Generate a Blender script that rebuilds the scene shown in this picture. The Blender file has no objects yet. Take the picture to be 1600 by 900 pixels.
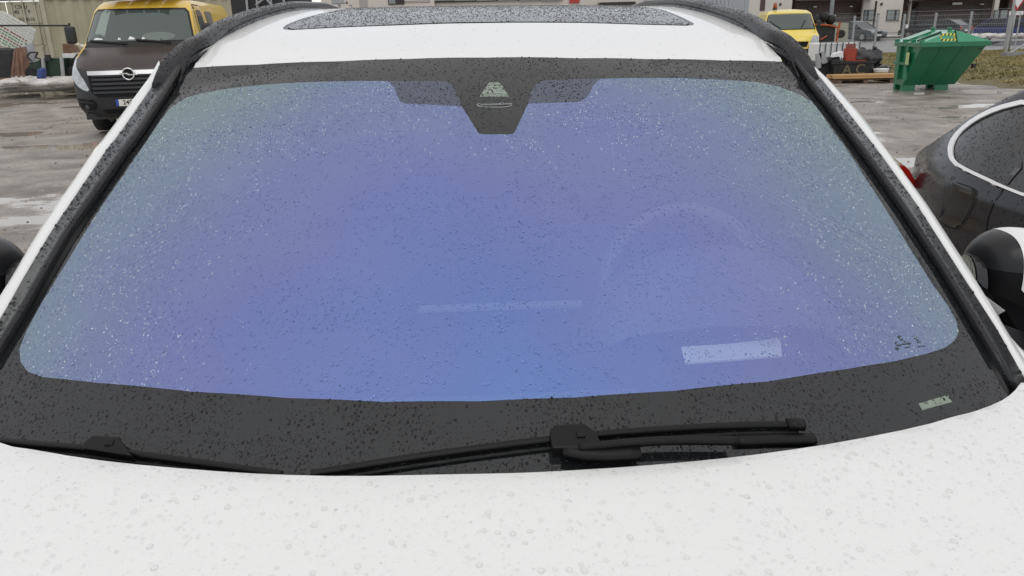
import bpy, bmesh, math, random
import numpy as np
from mathutils import Vector, Matrix, noise
from mathutils.geometry import delaunay_2d_cdt
from mathutils.bvhtree import BVHTree
random.seed(7); rng = np.random.default_rng(7)
SC = bpy.context.scene; C = bpy.context.collection
R = math.radians

# ------------------------------------------------------------------ camera
F = 1200.0; PITCH = R(18.7); ROLL = R(1.5); H = 1.62      # focal length in photo pixels (1600 wide)
fwd = Vector((0, math.cos(PITCH), -math.sin(PITCH)))
_up = Vector((0, math.sin(PITCH), math.cos(PITCH))); _rt = Vector((1, 0, 0))
crt = _rt*math.cos(ROLL) - _up*math.sin(ROLL); cup = _up*math.cos(ROLL) + _rt*math.sin(ROLL)
CAM = Vector((0, 0, H))
cd = bpy.data.cameras.new('camera'); cam = bpy.data.objects.new('camera', cd); C.objects.link(cam)
cam.matrix_world = Matrix(((crt.x, cup.x, -fwd.x, 0), (crt.y, cup.y, -fwd.y, 0), (crt.z, cup.z, -fwd.z, H), (0, 0, 0, 1)))
cd.sensor_width = 36; cd.lens = F/1600*36; cd.clip_start = .05; cd.clip_end = 3000
SC.camera = cam
# ------------------------------------------------------------------ sky, sun, exposure
W = bpy.data.worlds.new('World'); SC.world = W; W.use_nodes = True
nt = W.node_tree; nt.nodes.clear()
N = nt.nodes.new; L = nt.links.new
SUN_EL, SUN_AZ = R(52), R(180)                              # sun behind the cloud, high and behind the viewer
sky = N('ShaderNodeTexSky'); sky.sky_type = 'NISHITA'; sky.sun_disc = False
sky.dust_density = 0.0; sky.ozone_density = 3.0; sky.sun_elevation = SUN_EL; sky.sun_rotation = SUN_AZ
b1 = N('ShaderNodeBackground'); b1.inputs[1].default_value = .05; L(sky.outputs[0], b1.inputs[0])
tc = N('ShaderNodeTexCoord'); sp = N('ShaderNodeSeparateXYZ'); L(tc.outputs['Generated'], sp.inputs[0])
cr = N('ShaderNodeValToRGB'); cr.color_ramp.elements[0].position = 0; cr.color_ramp.elements[1].position = 1
cr.color_ramp.elements[0].color = (.60, .60, .60, 1); cr.color_ramp.elements[1].color = (.87, .875, .885, 1)
e = cr.color_ramp.elements.new(.35); e.color = (.68, .68, .685, 1)
L(sp.outputs[2], cr.inputs[0])
nz = N('ShaderNodeTexNoise'); nz.inputs['Scale'].default_value = 2.2; nz.inputs['Detail'].default_value = 5
L(tc.outputs['Generated'], nz.inputs['Vector'])
mr = N('ShaderNodeMapRange'); mr.inputs[3].default_value = .93; mr.inputs[4].default_value = 1.07
L(nz.outputs[0], mr.inputs[0])
b2 = N('ShaderNodeBackground'); wm = N('ShaderNodeMix'); wm.data_type = 'RGBA'; wm.blend_type = 'MULTIPLY'; wm.inputs[0].default_value = 1; wm.inputs[7].default_value = (1.055, 1.0, .925, 1); L(cr.outputs[0], wm.inputs[6]); L(wm.outputs[2], b2.inputs[0]); L(mr.outputs[0], b2.inputs[1])
ad = N('ShaderNodeAddShader'); L(b1.outputs[0], ad.inputs[0]); L(b2.outputs[0], ad.inputs[1])
wo = N('ShaderNodeOutputWorld'); L(ad.outputs[0], wo.inputs[0])
sl = bpy.data.lights.new('sun', 'SUN'); sl.energy = .5; sl.angle = R(35); sl.color = (1, .96, .9)
so = bpy.data.objects.new('sun', sl); C.objects.link(so)
sd = Vector((math.sin(SUN_AZ)*math.cos(SUN_EL), math.cos(SUN_AZ)*math.cos(SUN_EL), math.sin(SUN_EL)))
so.rotation_euler = sd.to_track_quat('Z', 'Y').to_euler(); so.location = sd*60
SC.view_settings.view_transform = 'Standard'; SC.view_settings.look = 'None'
SC.view_settings.exposure = 0; SC.view_settings.gamma = 1
SC.cycles.max_bounces = 10; SC.cycles.transmission_bounces = 8; SC.cycles.transparent_max_bounces = 12
SC.cycles.caustics_refractive = True; SC.cycles.caustics_reflective = True
SC.cycles.sample_clamp_indirect = 0; SC.cycles.blur_glossy = 0

# ------------------------------------------------------------------ helpers
def ray(x, y): return fwd + crt*((x-800)/F) + cup*((450-y)/F)
def atY(x, y, Y):
    r = ray(x, y); return CAM + r*((Y-CAM.y)/r.y)
def solve(x, y, g, t0=.3, t1=8, st=.02):
    """first distance along the view of photo point (x,y) where g(point) turns from positive to negative"""
    r = ray(x, y); t = t0
    while t < t1 and g(CAM+r*t) > 0: t += st
    a, b = t-st, t
    for _ in range(30):
        m = (a+b)/2
        if g(CAM+r*m) > 0: a = m
        else: b = m
    return CAM+r*a
def tag(o, label=None, cat=None, group=None, kind=None):
    if label: o['label'] = label
    if cat: o['category'] = cat
    if group: o['group'] = group
    if kind: o['kind'] = kind
    return o
def thing(name, label, cat, loc=(0, 0, 0), rz=0, group=None):
    o = bpy.data.objects.new(name, None); C.objects.link(o); o.empty_display_size = .1
    o.location = loc; o.rotation_euler = (0, 0, rz); return tag(o, label, cat, group)
def link(name, me, m, parent=None, smooth=False):
    o = bpy.data.objects.new(name, me); C.objects.link(o); o.parent = parent
    if m is not None: me.materials.append(m)
    if smooth: me.shade_smooth()
    return o
def copy_tree(o, parent=None):
    c = o.copy(); C.objects.link(c); c.parent = parent
    for k in o.children: copy_tree(k, c)
    return c
class MB:
    def __init__(s): s.v = []; s.f = []
    def add(s, vs, fs):
        n = len(s.v); s.v += [tuple(v) for v in vs]; s.f += [tuple(i+n for i in f) for f in fs]; return s
    def box(s, c, d, rz=0, M=None, taper=1):
        x, y, z = (k/2 for k in d); vs = []
        for sz in (-1, 1):
            k = taper if sz > 0 else 1
            for sx, sy in ((-1, -1), (1, -1), (1, 1), (-1, 1)): vs.append(Vector((sx*x*k, sy*y*k, sz*z)))
        if M is None: M = Matrix.Rotation(rz, 3, 'Z')
        vs = [M @ v + Vector(c) for v in vs]
        return s.add(vs, [(3, 2, 1, 0), (4, 5, 6, 7), (0, 1, 5, 4), (1, 2, 6, 5), (2, 3, 7, 6), (3, 0, 4, 7)])
    def cyl(s, p0, p1, r0, r1=None, n=12, caps=True):
        r1 = r0 if r1 is None else r1
        p0, p1 = Vector(p0), Vector(p1); d = (p1-p0).normalized()
        a = d.orthogonal().normalized(); b = d.cross(a); vs = []
        for p, r in ((p0, r0), (p1, r1)):
            for i in range(n):
                t = 2*math.pi*i/n; vs.append(p + (a*math.cos(t)+b*math.sin(t))*r)
        fs = [(i, (i+1) % n, n+(i+1) % n, n+i) for i in range(n)]
        if caps: fs += [tuple(range(n))[::-1], tuple(range(n, 2*n))]
        return s.add(vs, fs)
    def tube(s, pts, r, n=8):
        for a, b in zip(pts[:-1], pts[1:]): s.cyl(a, b, r, n=n)
        return s
    def loft(s, rings, closed=True, caps=True):
        m = len(rings[0]); vs = [p for r_ in rings for p in r_]; fs = []
        k = m if closed else m-1
        for i in range(len(rings)-1):
            for j in range(k):
                a, b = i*m+j, i*m+(j+1) % m
                fs.append((a, b, b+m, a+m))
        if caps and closed: fs += [tuple(range(m))[::-1], tuple(range((len(rings)-1)*m, len(rings)*m))]
        return s.add(vs, fs)
    def prism(s, poly, p_of, d0, d1):
        """extrude a 2D polygon between depths d0 and d1; p_of(u, v, d) gives the 3D point"""
        n = len(poly)
        vs = [p_of(u, v, d0) for u, v in poly] + [p_of(u, v, d1) for u, v in poly]
        return s.add(vs, [tuple(range(n))[::-1], tuple(range(n, 2*n))] + [(i, (i+1) % n, n+(i+1) % n, n+i) for i in range(n)])
    def build(s, name, m, parent=None, smooth=False, bevel=0, seg=2):
        me = bpy.data.meshes.new(name); me.from_pydata([tuple(v) for v in s.v], [], s.f)
        bm = bmesh.new(); bm.from_mesh(me); bmesh.ops.recalc_face_normals(bm, faces=bm.faces)
        if bevel: bmesh.ops.bevel(bm, geom=[e for e in bm.edges if e.is_manifold and e.calc_face_angle(0) > .5], offset=bevel, segments=seg, profile=.6, affect='EDGES')
        bm.to_mesh(me); bm.free(); me.update()
        return link(name, me, m, parent, smooth)
def inpoly(px, py, poly):
    poly = np.asarray(poly); x0, y0 = poly[:, 0], poly[:, 1]; x1, y1 = np.roll(x0, -1), np.roll(y0, -1)
    P, Q = np.asarray(px)[:, None], np.asarray(py)[:, None]
    c = ((y0 > Q) != (y1 > Q)) & (P < (x1-x0)*(Q-y0)/(np.where(y1 == y0, 1e-12, y1-y0))+x0)
    return c.sum(1) % 2 == 1
def densify(poly, step, closed=True):
    out = []; n = len(poly)
    for i in range(n if closed else n-1):
        a, b = np.array(poly[i]), np.array(poly[(i+1) % n]); k = max(1, int(np.linalg.norm(b-a)/step))
        out += [tuple(a+(b-a)*j/k) for j in range(k)]
    if not closed: out.append(tuple(poly[-1]))
    return out
def smooth_poly(p, it=2, closed=True):
    for _ in range(it):
        q = []; n = len(p)
        for i in range(n if closed else n-1):
            a, b = p[i], p[(i+1) % n]
            q += [(a[0]*.75+b[0]*.25, a[1]*.75+b[1]*.25), (a[0]*.25+b[0]*.75, a[1]*.25+b[1]*.75)]
        if not closed: q = [p[0]] + q + [p[-1]]
        p = q
    return p
def patch(name, outer, holes, f3, step, m, parent=None, thick=0, edge=None, extra=None, flip=False):
    """triangulated sheet inside a 2D outline (with holes), bent onto the surface f3(u, v)"""
    edge = edge or step; pts = []; ed = []
    for lp in [outer] + holes:
        lp = densify(lp, edge); n0 = len(pts); pts += lp; ed += [(n0+i, n0+(i+1) % len(lp)) for i in range(len(lp))]
    o = np.array(outer); gx, gy = np.meshgrid(np.arange(o[:, 0].min(), o[:, 0].max(), step), np.arange(o[:, 1].min(), o[:, 1].max(), step))
    gx, gy = gx.ravel(), gy.ravel(); ok = inpoly(gx, gy, outer)
    for h in holes: ok &= ~inpoly(gx, gy, h)
    b = np.array(pts); g = np.stack([gx[ok], gy[ok]], 1)
    if len(g):
        d = np.sqrt(((g[:, None]-b[None])**2).sum(2)).min(1) if len(g)*len(b) < 6e6 else np.ones(len(g))
        g = g[d > step*.45]
    pts += [tuple(q) for q in g]
    r_ = delaunay_2d_cdt([Vector(p) for p in pts], ed, [], 0, 1e-6)
    V, Fs = r_[0], r_[2]
    cx = np.array([sum(V[i].x for i in f)/len(f) for f in Fs]); cy = np.array([sum(V[i].y for i in f)/len(f) for f in Fs])
    k = inpoly(cx, cy, outer)
    for h in holes: k &= ~inpoly(cx, cy, h)
    Fs = [f[::-1] if flip else f for f, q in zip(Fs, k) if q]
    me = bpy.data.meshes.new(name); me.from_pydata([tuple(f3(v.x, v.y)) for v in V], [], Fs)
    bm = bmesh.new(); bm.from_mesh(me)
    bmesh.ops.delete(bm, geom=[v for v in bm.verts if not v.link_faces], context='VERTS')
    if thick:
        bm.normal_update()
        r2 = bmesh.ops.extrude_face_region(bm, geom=bm.faces[:])
        nv = [q for q in r2['geom'] if isinstance(q, bmesh.types.BMVert)]
        for v in nv: v.co -= v.normal*thick
        bmesh.ops.recalc_face_normals(bm, faces=bm.faces)
    bm.to_mesh(me); bm.free(); me.update()
    ob = link(name, me, m, parent, True)
    if thick:
        md = ob.modifiers.new('edges', 'EDGE_SPLIT'); md.split_angle = R(40)
    return ob
def text(name, s, size, M, m, parent=None, extrude=.0006, align='CENTER', sx=1):
    cu = bpy.data.curves.new(name, 'FONT'); cu.body = s; cu.size = size; cu.offset = size*.012; cu.extrude = extrude
    cu.align_x = align; cu.align_y = 'CENTER'
    o = bpy.data.objects.new(name, cu); C.objects.link(o)
    me = bpy.data.meshes.new_from_object(o.evaluated_get(bpy.context.evaluated_depsgraph_get()))
    bpy.data.objects.remove(o); bpy.data.curves.remove(cu)
    me.transform(M @ Matrix.Diagonal((sx, 1, 1, 1))); me.materials.clear()
    return link(name, me, m, parent)

def fix_normals(ob, fn):
    me = ob.data; e = 1e-4; out = []
    for v in me.vertices:
        x, y = v.co.x, v.co.y; n = Vector((-(fn(x+e, y)-fn(x-e, y))/(2*e), -(fn(x, y+e)-fn(x, y-e))/(2*e), 1)).normalized(); out.append(tuple(n))
    me.normals_split_custom_set_from_vertices(out); return ob
def hoop(c, r, w, u, v, n=40, k=8):
    mb = MB(); ax_ = u.cross(v); rings = []
    for i in range(n+1):
        a = 2*math.pi*i/n; d = u*math.cos(a)+v*math.sin(a)
        rings.append([c+d*(r+w*math.cos(t))+ax_*w*math.sin(t) for t in np.linspace(0, 2*math.pi, k, endpoint=False)])
    return mb.loft(rings, caps=False)
# ------------------------------------------------------------------ materials
_m = {}
def mat(name, col, rough=.5, metal=0, coat=0, var=0, vscale=6, bump=0, bscale=40, ior=1.5, spec=None, col2=None, detail=6, stretch=None, trans=0):
    if name in _m: return _m[name]
    m = bpy.data.materials.new(name); m.use_nodes = True; t = m.node_tree; b = t.nodes['Principled BSDF']
    b.inputs['Base Color'].default_value = (*col, 1); b.inputs['Roughness'].default_value = rough
    b.inputs['Metallic'].default_value = metal; b.inputs['IOR'].default_value = ior
    b.inputs['Coat Weight'].default_value = coat; b.inputs['Coat Roughness'].default_value = .03
    if spec is not None: b.inputs['Specular IOR Level'].default_value = spec
    if trans: b.inputs['Transmission Weight'].default_value = trans
    if var or bump:
        tc = t.nodes.new('ShaderNodeTexCoord'); mp = t.nodes.new('ShaderNodeMapping'); t.links.new(tc.outputs['Object'], mp.inputs[0])
        if stretch: mp.inputs['Scale'].default_value = stretch
    if var:
        n = t.nodes.new('ShaderNodeTexNoise'); n.inputs['Scale'].default_value = vscale; n.inputs['Detail'].default_value = detail
        t.links.new(mp.outputs[0], n.inputs['Vector'])
        r = t.nodes.new('ShaderNodeValToRGB'); r.color_ramp.elements[0].position = .5-.22; r.color_ramp.elements[1].position = .5+.22
        c2 = col2 or tuple(min(1, c*(1+var)) for c in col); c1 = col if col2 else tuple(c*(1-var) for c in col)
        r.color_ramp.elements[0].color = (*c1, 1); r.color_ramp.elements[1].color = (*c2, 1)
        t.links.new(n.outputs[0], r.inputs[0]); t.links.new(r.outputs[0], b.inputs['Base Color'])
    if bump:
        n2 = t.nodes.new('ShaderNodeTexNoise'); n2.inputs['Scale'].default_value = bscale; n2.inputs['Detail'].default_value = 4
        t.links.new(mp.outputs[0], n2.inputs['Vector'])
        bp = t.nodes.new('ShaderNodeBump'); bp.inputs['Strength'].default_value = bump; bp.inputs['Distance'].default_value = .01
        t.links.new(n2.outputs[0], bp.inputs['Height']); t.links.new(bp.outputs[0], b.inputs['Normal'])
    _m[name] = m; return m
white = mat('white car paint', (.80, .80, .775), .42, coat=.55, var=.015, vscale=3)
black_gloss = mat('gloss black trim', (.012, .012, .013), .16, ior=1.5)
black_trim = mat('satin black trim', (.014, .0145, .016), .3, bump=.02, bscale=300, spec=.36)
mirror_black = mat('dull black mirror shell', (.006, .006, .007), .45, spec=.18)
rubber = mat('black rubber', (.008, .008, .008), .55, bump=.05, bscale=200)
frit_m = mat('black ceramic print under glass', (.0115, .0130, .0135), 0.045, ior=1.57, var=.15, vscale=8)
chrome = mat('bright chrome', (.75, .75, .75), .12, metal=1)
dark_glass = mat('dark window glass', (.012, .014, .014), .04, ior=1.5)
interior_dark = mat('dark cabin plastic', (.010, .010, .012), .6, bump=.1, bscale=200)
interior_grey = mat('grey cabin lining', (.06, .06, .06), .8, var=.06, vscale=20)
tyre = mat('tyre rubber', (.02, .02, .02), .7, bump=.2, bscale=60)
alloy = mat('alloy wheel metal', (.45, .45, .46), .3, metal=.9)
def coated_glass():
    m = bpy.data.materials.new('infrared coated windscreen glass'); m.use_nodes = True; t = m.node_tree; t.nodes.clear()
    n = t.nodes.new; l = t.links.new
    g = n('ShaderNodeNewGeometry'); d = n('ShaderNodeVectorMath'); d.operation = 'DOT_PRODUCT'
    l(g.outputs['Normal'], d.inputs[0]); l(g.outputs['Incoming'], d.inputs[1])
    ab = n('ShaderNodeMath'); ab.operation = 'ABSOLUTE'; l(d.outputs['Value'], ab.inputs[0])
    # slight thickness differences in the coating shift its interference colour
    tcn = n('ShaderNodeTexCoord'); nz = n('ShaderNodeTexNoise'); nz.inputs['Scale'].default_value = 2.6; nz.inputs['Detail'].default_value = 2
    l(tcn.outputs['Object'], nz.inputs['Vector'])
    sh = n('ShaderNodeMath'); sh.operation = 'MULTIPLY_ADD'; sh.inputs[1].default_value = .27; l(nz.outputs[0], sh.inputs[0])
    sb = n('ShaderNodeMath'); sb.operation = 'SUBTRACT'; l(ab.outputs[0], sb.inputs[0]); sb.inputs[1].default_value = .135
    sx = n('ShaderNodeSeparateXYZ'); l(tcn.outputs['Object'], sx.inputs[0]); x2 = n('ShaderNodeMath'); x2.operation = 'MULTIPLY'; l(sx.outputs[0], x2.inputs[0]); l(sx.outputs[0], x2.inputs[1])
    x3 = n('ShaderNodeMath'); x3.operation = 'MULTIPLY_ADD'; x3.inputs[1].default_value = -.24; l(x2.outputs[0], x3.inputs[0]); l(sb.outputs[0], x3.inputs[2]); l(x3.outputs[0], sh.inputs[2])   # the coating thins towards the sides of the bent glass
    r = n('ShaderNodeValToRGB'); cr = r.color_ramp; cr.interpolation = 'B_SPLINE'
    stops = COAT
    cr.elements[0].position, cr.elements[0].color = stops[0][0], (*stops[0][1], 1)
    cr.elements[1].position, cr.elements[1].color = stops[-1][0], (*stops[-1][1], 1)
    for p, c in stops[1:-1]:
        e = cr.elements.new(p); e.color = (*c, 1)
    l(sh.outputs[0], r.inputs[0])
    gl = n('ShaderNodeBsdfGlossy'); gl.inputs['Roughness'].default_value = .02; l(r.outputs[0], gl.inputs[0])
    tr = n('ShaderNodeBsdfTransparent'); tr.inputs[0].default_value = (.44, .48, .47, 1)
    a = n('ShaderNodeAddShader'); l(gl.outputs[0], a.inputs[0]); l(tr.outputs[0], a.inputs[1])
    o = n('ShaderNodeOutputMaterial'); l(a.outputs[0], o.inputs[0]); return m
# reflectance of the coating by cosine of the viewing angle (thin-film interference: blue straight on, grey-green when grazing)
COAT = [(.20, (.29, .36, .33)), (.36, (.245, .32, .35)), (.46, (.225, .29, .38)), (.56, (.215, .26, .43)), (.68, (.205, .228, .455)), (.80, (.17, .215, .475)), (.92, (.125, .235, .52))]
coat_m = coated_glass()
def thin_glass(name, tint, refl=1.0):
    m = bpy.data.materials.new(name); m.use_nodes = True; t = m.node_tree; t.nodes.clear(); n = t.nodes.new; l = t.links.new
    fr = n('ShaderNodeFresnel'); fr.inputs[0].default_value = 1.5
    gl = n('ShaderNodeBsdfGlossy'); gl.inputs['Roughness'].default_value = .02
    tr = n('ShaderNodeBsdfTransparent'); tr.inputs[0].default_value = (*tint, 1)
    mx = n('ShaderNodeMixShader'); l(fr.outputs[0], mx.inputs[0]); l(tr.outputs[0], mx.inputs[1]); l(gl.outputs[0], mx.inputs[2])
    o = n('ShaderNodeOutputMaterial'); l(mx.outputs[0], o.inputs[0]); return m
clear_glass = thin_glass('clear window glass', (.26, .29, .28))
water_m = mat('rain water', (1, 1, 1), .0, ior=1.333, trans=1)
def soft_water():
    m = bpy.data.materials.new('thin rain water on paint'); m.use_nodes = True; t = m.node_tree; b = t.nodes['Principled BSDF']; n = t.nodes.new; l = t.links.new
    b.inputs['Roughness'].default_value = 0; b.inputs['IOR'].default_value = 1.3; b.inputs['Transmission Weight'].default_value = 1   # water against clear lacquer
    tr = n('ShaderNodeBsdfTransparent'); tr.inputs[0].default_value = (.99, .99, .99, 1); mx = n('ShaderNodeMixShader'); gn_ = n('ShaderNodeNewGeometry'); sz = n('ShaderNodeSeparateXYZ'); l(gn_.outputs['Normal'], sz.inputs[0]); az_ = n('ShaderNodeMath'); az_.operation = 'ABSOLUTE'; l(sz.outputs[2], az_.inputs[0]); rm = n('ShaderNodeMapRange'); rm.inputs[1].default_value = .93; rm.inputs[2].default_value = .72; rm.inputs[3].default_value = .02; rm.inputs[4].default_value = .9; l(az_.outputs[0], rm.inputs[0]); l(rm.outputs[0], mx.inputs[0])   # the steep rim of a bead bends the light, its flat top hardly does
    fr = n('ShaderNodeFresnel'); fr.inputs[0].default_value = 1.333; ge = n('ShaderNodeNewGeometry'); fm = n('ShaderNodeMath'); fm.operation = 'MULTIPLY'; iv = n('ShaderNodeMath'); iv.operation = 'SUBTRACT'; iv.inputs[0].default_value = 1; l(ge.outputs['Backfacing'], iv.inputs[1]); l(iv.outputs[0], fm.inputs[0]); l(fr.outputs[0], fm.inputs[1]); gg = n('ShaderNodeBsdfGlossy'); gg.inputs['Roughness'].default_value = .01; m2 = n('ShaderNodeMixShader')
    l(fm.outputs[0], m2.inputs[0]); l(tr.outputs[0], m2.inputs[1]); l(gg.outputs[0], m2.inputs[2])
    l(m2.outputs[0], mx.inputs[1]); l(b.outputs[0], mx.inputs[2]); l(mx.outputs[0], t.nodes['Material Output'].inputs[0]); return m
water_soft = soft_water()
water_dark = mat('rain water over black surface', (.006, .006, .007), .0, ior=1.333)
# ================================================================== SETTING: ground
def smoothstep(a, b, x):
    t = max(0., min(1., (x-a)/(b-a))); return t*t*(3-2*t)
def gz(X, Y):
    d = max(0, Y-12.5); d = d*d/16 if d < 8 else d-4
    return .040*d*smoothstep(2, -6, X)*(1-smoothstep(45, 120, Y)) 
def ground_mat():
    m = bpy.data.materials.new('wet muddy gravel'); m.use_nodes = True; t = m.node_tree; b = t.nodes['Principled BSDF']; n = t.nodes.new; l = t.links.new
    tc = n('ShaderNodeTexCoord')
    def nz(sc, det, st=(1, 1, 1)):
        mp = n('ShaderNodeMapping'); mp.inputs['Scale'].default_value = st; l(tc.outputs['Object'], mp.inputs[0])
        q = n('ShaderNodeTexNoise'); q.inputs['Scale'].default_value = sc; q.inputs['Detail'].default_value = det; q.inputs['Roughness'].default_value = .6
        l(mp.outputs[0], q.inputs['Vector']); return q
    big = nz(.6, 9, (.6, 1.1, 1)); fine = nz(30, 8); mid = nz(1.6, 12, (1, .9, 1))
    cr = n('ShaderNodeValToRGB'); cr.color_ramp.elements[0].position = .32; cr.color_ramp.elements[1].position = .68
    cr.color_ramp.elements[0].color = (.15, .123, .104, 1); cr.color_ramp.elements[1].color = (.43, .385, .34, 1)
    l(mid.outputs[0], cr.inputs[0])
    mx = n('ShaderNodeMix'); mx.data_type = 'RGBA'; mx.blend_type = 'MULTIPLY'; mx.inputs[0].default_value = .5
    c2 = n('ShaderNodeValToRGB'); c2.color_ramp.elements[0].position = .3; c2.color_ramp.elements[1].position = .7
    c2.color_ramp.elements[0].color = (.35, .33, .3, 1); c2.color_ramp.elements[1].color = (1.3, 1.28, 1.25, 1)
    l(fine.outputs[0], c2.inputs[0]); l(cr.outputs[0], mx.inputs[6]); l(c2.outputs[0], mx.inputs[7])
    pud = n('ShaderNodeValToRGB'); pud.color_ramp.elements[0].position = .425; pud.color_ramp.elements[1].position = .455
    pud.color_ramp.elements[0].color = (0, 0, 0, 1); pud.color_ramp.elements[1].color = (1, 1, 1, 1)
    l(big.outputs[0], pud.inputs[0])
    mc = n('ShaderNodeMix'); mc.data_type = 'RGBA'; l(pud.outputs[0], mc.inputs[0]); mc.inputs[6].default_value = (.34, .295, .25, 1); l(mx.outputs[2], mc.inputs[7])  # pale muddy puddles, their colour lightened for the sky reflected in them
    l(mc.outputs[2], b.inputs['Base Color'])
    rr = n('ShaderNodeMapRange'); rr.inputs[3].default_value = .05; rr.inputs[4].default_value = .5; l(pud.outputs[0], rr.inputs[0]); l(rr.outputs[0], b.inputs['Roughness'])
    bp = n('ShaderNodeBump'); bp.inputs['Distance'].default_value = .03; l(pud.outputs[0], bp.inputs['Strength'])
    sm = n('ShaderNodeMath'); sm.operation = 'MULTIPLY_ADD'; sm.inputs[1].default_value = .8; l(fine.outputs[0], sm.inputs[0]); l(mid.outputs[0], sm.inputs[2])
    l(sm.outputs[0], bp.inputs['Height']); l(bp.outputs[0], b.inputs['Normal']); return m
def sheet(name, xs, ys, zf, m, kind='structure'):
    vs = [(x, y, zf(x, y)) for y in ys for x in xs]; nx = len(xs)
    fs = [(j*nx+i, j*nx+i+1, (j+1)*nx+i+1, (j+1)*nx+i) for j in range(len(ys)-1) for i in range(nx-1)]
    me = bpy.data.meshes.new(name); me.from_pydata(vs, [], fs); o = link(name, me, m, None, True); o['kind'] = kind; return o
xs = sorted(set(list(np.arange(-60, 60, 1.0)) + [-900, -500, -250, -120, 120, 250, 500, 900]))
ys = sorted(set(list(np.arange(-12, 60, .8)) + [-300, -80, -30, 80, 110, 160, 250, 400, 700, 1400]))
def gzz(x, y):
    return gz(x, y) + ((.035*noise.noise(Vector((x*.35, y*.7, 0))) + .02*noise.noise(Vector((x*1.1, y*2.1, 3))))*smoothstep(4, 9, y)*(1-smoothstep(32, 40, y)) if abs(x) < 60 and 4 < y < 40 else 0)
sheet('muddy_ground', xs, ys, gzz, ground_mat())

def gravel(n):
    rnd = random.Random(11); V = []; Fs = []
    base = [(1, 0, 0), (0, 1, 0), (-1, 0, 0), (0, -1, 0), (0, 0, .8), (0, 0, -.8)]; bf = [(0, 1, 4), (1, 2, 4), (2, 3, 4), (3, 0, 4), (1, 0, 5), (2, 1, 5), (3, 2, 5), (0, 3, 5)]
    while len(V) < n*6:
        y = 3+24*rnd.random()**1.6; x = rnd.uniform(-1, 1)*(y*.85+1.5)
        if noise.noise(Vector((x*.6, y*.9, 5))) < -.15+.5*rnd.random(): continue
        s = .004+.018*rnd.random()**3; a = rnd.uniform(0, 3); z = gzz(x, y)+s*.25; i = len(V); ca, sa = math.cos(a), math.sin(a)
        for p in base:
            k = s*rnd.uniform(.7, 1.3); V.append((x+(p[0]*ca-p[1]*sa)*k, y+(p[0]*sa+p[1]*ca)*k, z+p[2]*k*.6))
        Fs += [tuple(i+q for q in f) for f in bf]
    me = bpy.data.meshes.new('gravel'); me.from_pydata(V, [], Fs)
    o = link('gravel', me, mat('loose wet stones', (.06, .05, .042), .5, col2=(.30, .26, .22), var=.3, vscale=9), None); tag(o, 'small loose stones scattered over the muddy yard', None, None, 'stuff')
gravel(14000)
# ================================================================== WHITE SUV
PSI = R(1.4); O = Vector((-.01, .80, 0))
TILT = -.016
ax = Vector((math.cos(PSI), math.sin(PSI), 0)); ay = Vector((-math.sin(PSI), math.cos(PSI), 0))
def tocar(p):
    q = p-O; return Vector((q@ax if False else q.dot(ax), q.dot(ay), q.z))
def z_ws(x, y): return 1.11 + .60*y + .15*max(0, min(1, y/.78))**2*(1-max(0, min(1, y/.78))) - .19*x*x + TILT*x
def z_roof(x, y):
    s = y-.765; return 1.566 + .185*s - .066*s*s - .02*x*x + TILT*x - (.25*max(0, s-1.75)**2)
def z_hood(x, y):
    z = 1.125 + .07*y - .05*max(0, -y-.35)**2*2 - .012*x*x + TILT*x
    d = abs(x) - (.60+.10*y)                                  # raised middle with a soft crease at each side
    return z - .003*smoothstep(-.02, .03, d) - .10*max(0, d-.02)**2
def on(fn, x, y, dz=0):
    def g(p):
        c = tocar(p); return c.z - fn(c.x, c.y) - dz
    return tocar(solve(x, y, g))
def onp(fn, pts, dz=0): return [tuple(on(fn, x, y, dz)[:2]) for x, y in pts]
suv = thing('white_suv', 'white suv with blue tinted rain covered windscreen filling the foreground', 'car', O, PSI)

# --- windscreen outlines (photo points laid onto the curved glass)
G_left = [(290, 107), (262, 150), (225, 210), (208, 232), (127, 360), (85, 430), (55, 480), (2, 570), (-45, 650)]
G_right = [(1234, 97), (1262, 130), (1290, 168), (1315, 202), (1340, 238), (1375, 290), (1410, 336), (1450, 399), (1482, 450), (1512, 503), (1535, 548), (1562, 600)]
gl = onp(z_ws, G_left); gr = onp(z_ws, G_right)
top = onp(z_ws, [(290, 107), (400, 101), (520, 96), (640, 92), (761, 90), (900, 91), (1020, 92.5), (1130, 94.5), (1234, 97)])
bottom = [(.74, .06), (.60, .02), (.3, -.05), (0, -.07), (-.3, -.05), (-.6, -.02), (-.76, .05)]
glass_outline = top[:-1] + gr + bottom + gl[::-1][:-1]
Wpx = [(607, 127), (490, 128), (411, 132.5), (359, 138), (319, 145), (290, 153), (267, 168), (246, 195), (228, 222), (192, 275), (155, 328), (103, 412), (66, 472), (42, 516), (30, 545), (32, 566), (44, 581), (66, 589),
       (150, 598), (300, 612), (450, 622), (600, 628), (750, 627), (900, 621), (1050, 611), (1200, 596), (1320, 577), (1400, 564), (1450, 552), (1477, 543), (1492, 532), (1498, 518), (1494, 501), (1480, 476), (1457, 444), (1424, 392), (1393, 341), (1354, 281), (1323, 233), (1302, 205), (1284, 179), (1270, 160), (1246, 146), (1216, 135), (1180, 128), (1100, 123.5), (1000, 122), (938, 123)]
DL = [(607, 127), (616, 137), (622, 153), (626, 159), (633, 162), (721, 166)]
SEN = [(721, 166), (744, 202), (748, 208), (756, 210), (796, 210), (804, 207), (812, 190), (825, 162)]
DR = [(825, 162), (896, 160), (908, 158), (916, 153), (922, 145), (927, 133), (938, 123)]
DLin = [(696, 127), (707, 134), (715, 148)]; DRin = [(829, 145), (837, 132), (849, 126)]
win = onp(z_ws, Wpx[::-1][:-1] + DL[:1] + DL[1:] + SEN[1:] + DR[1:-1])
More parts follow.
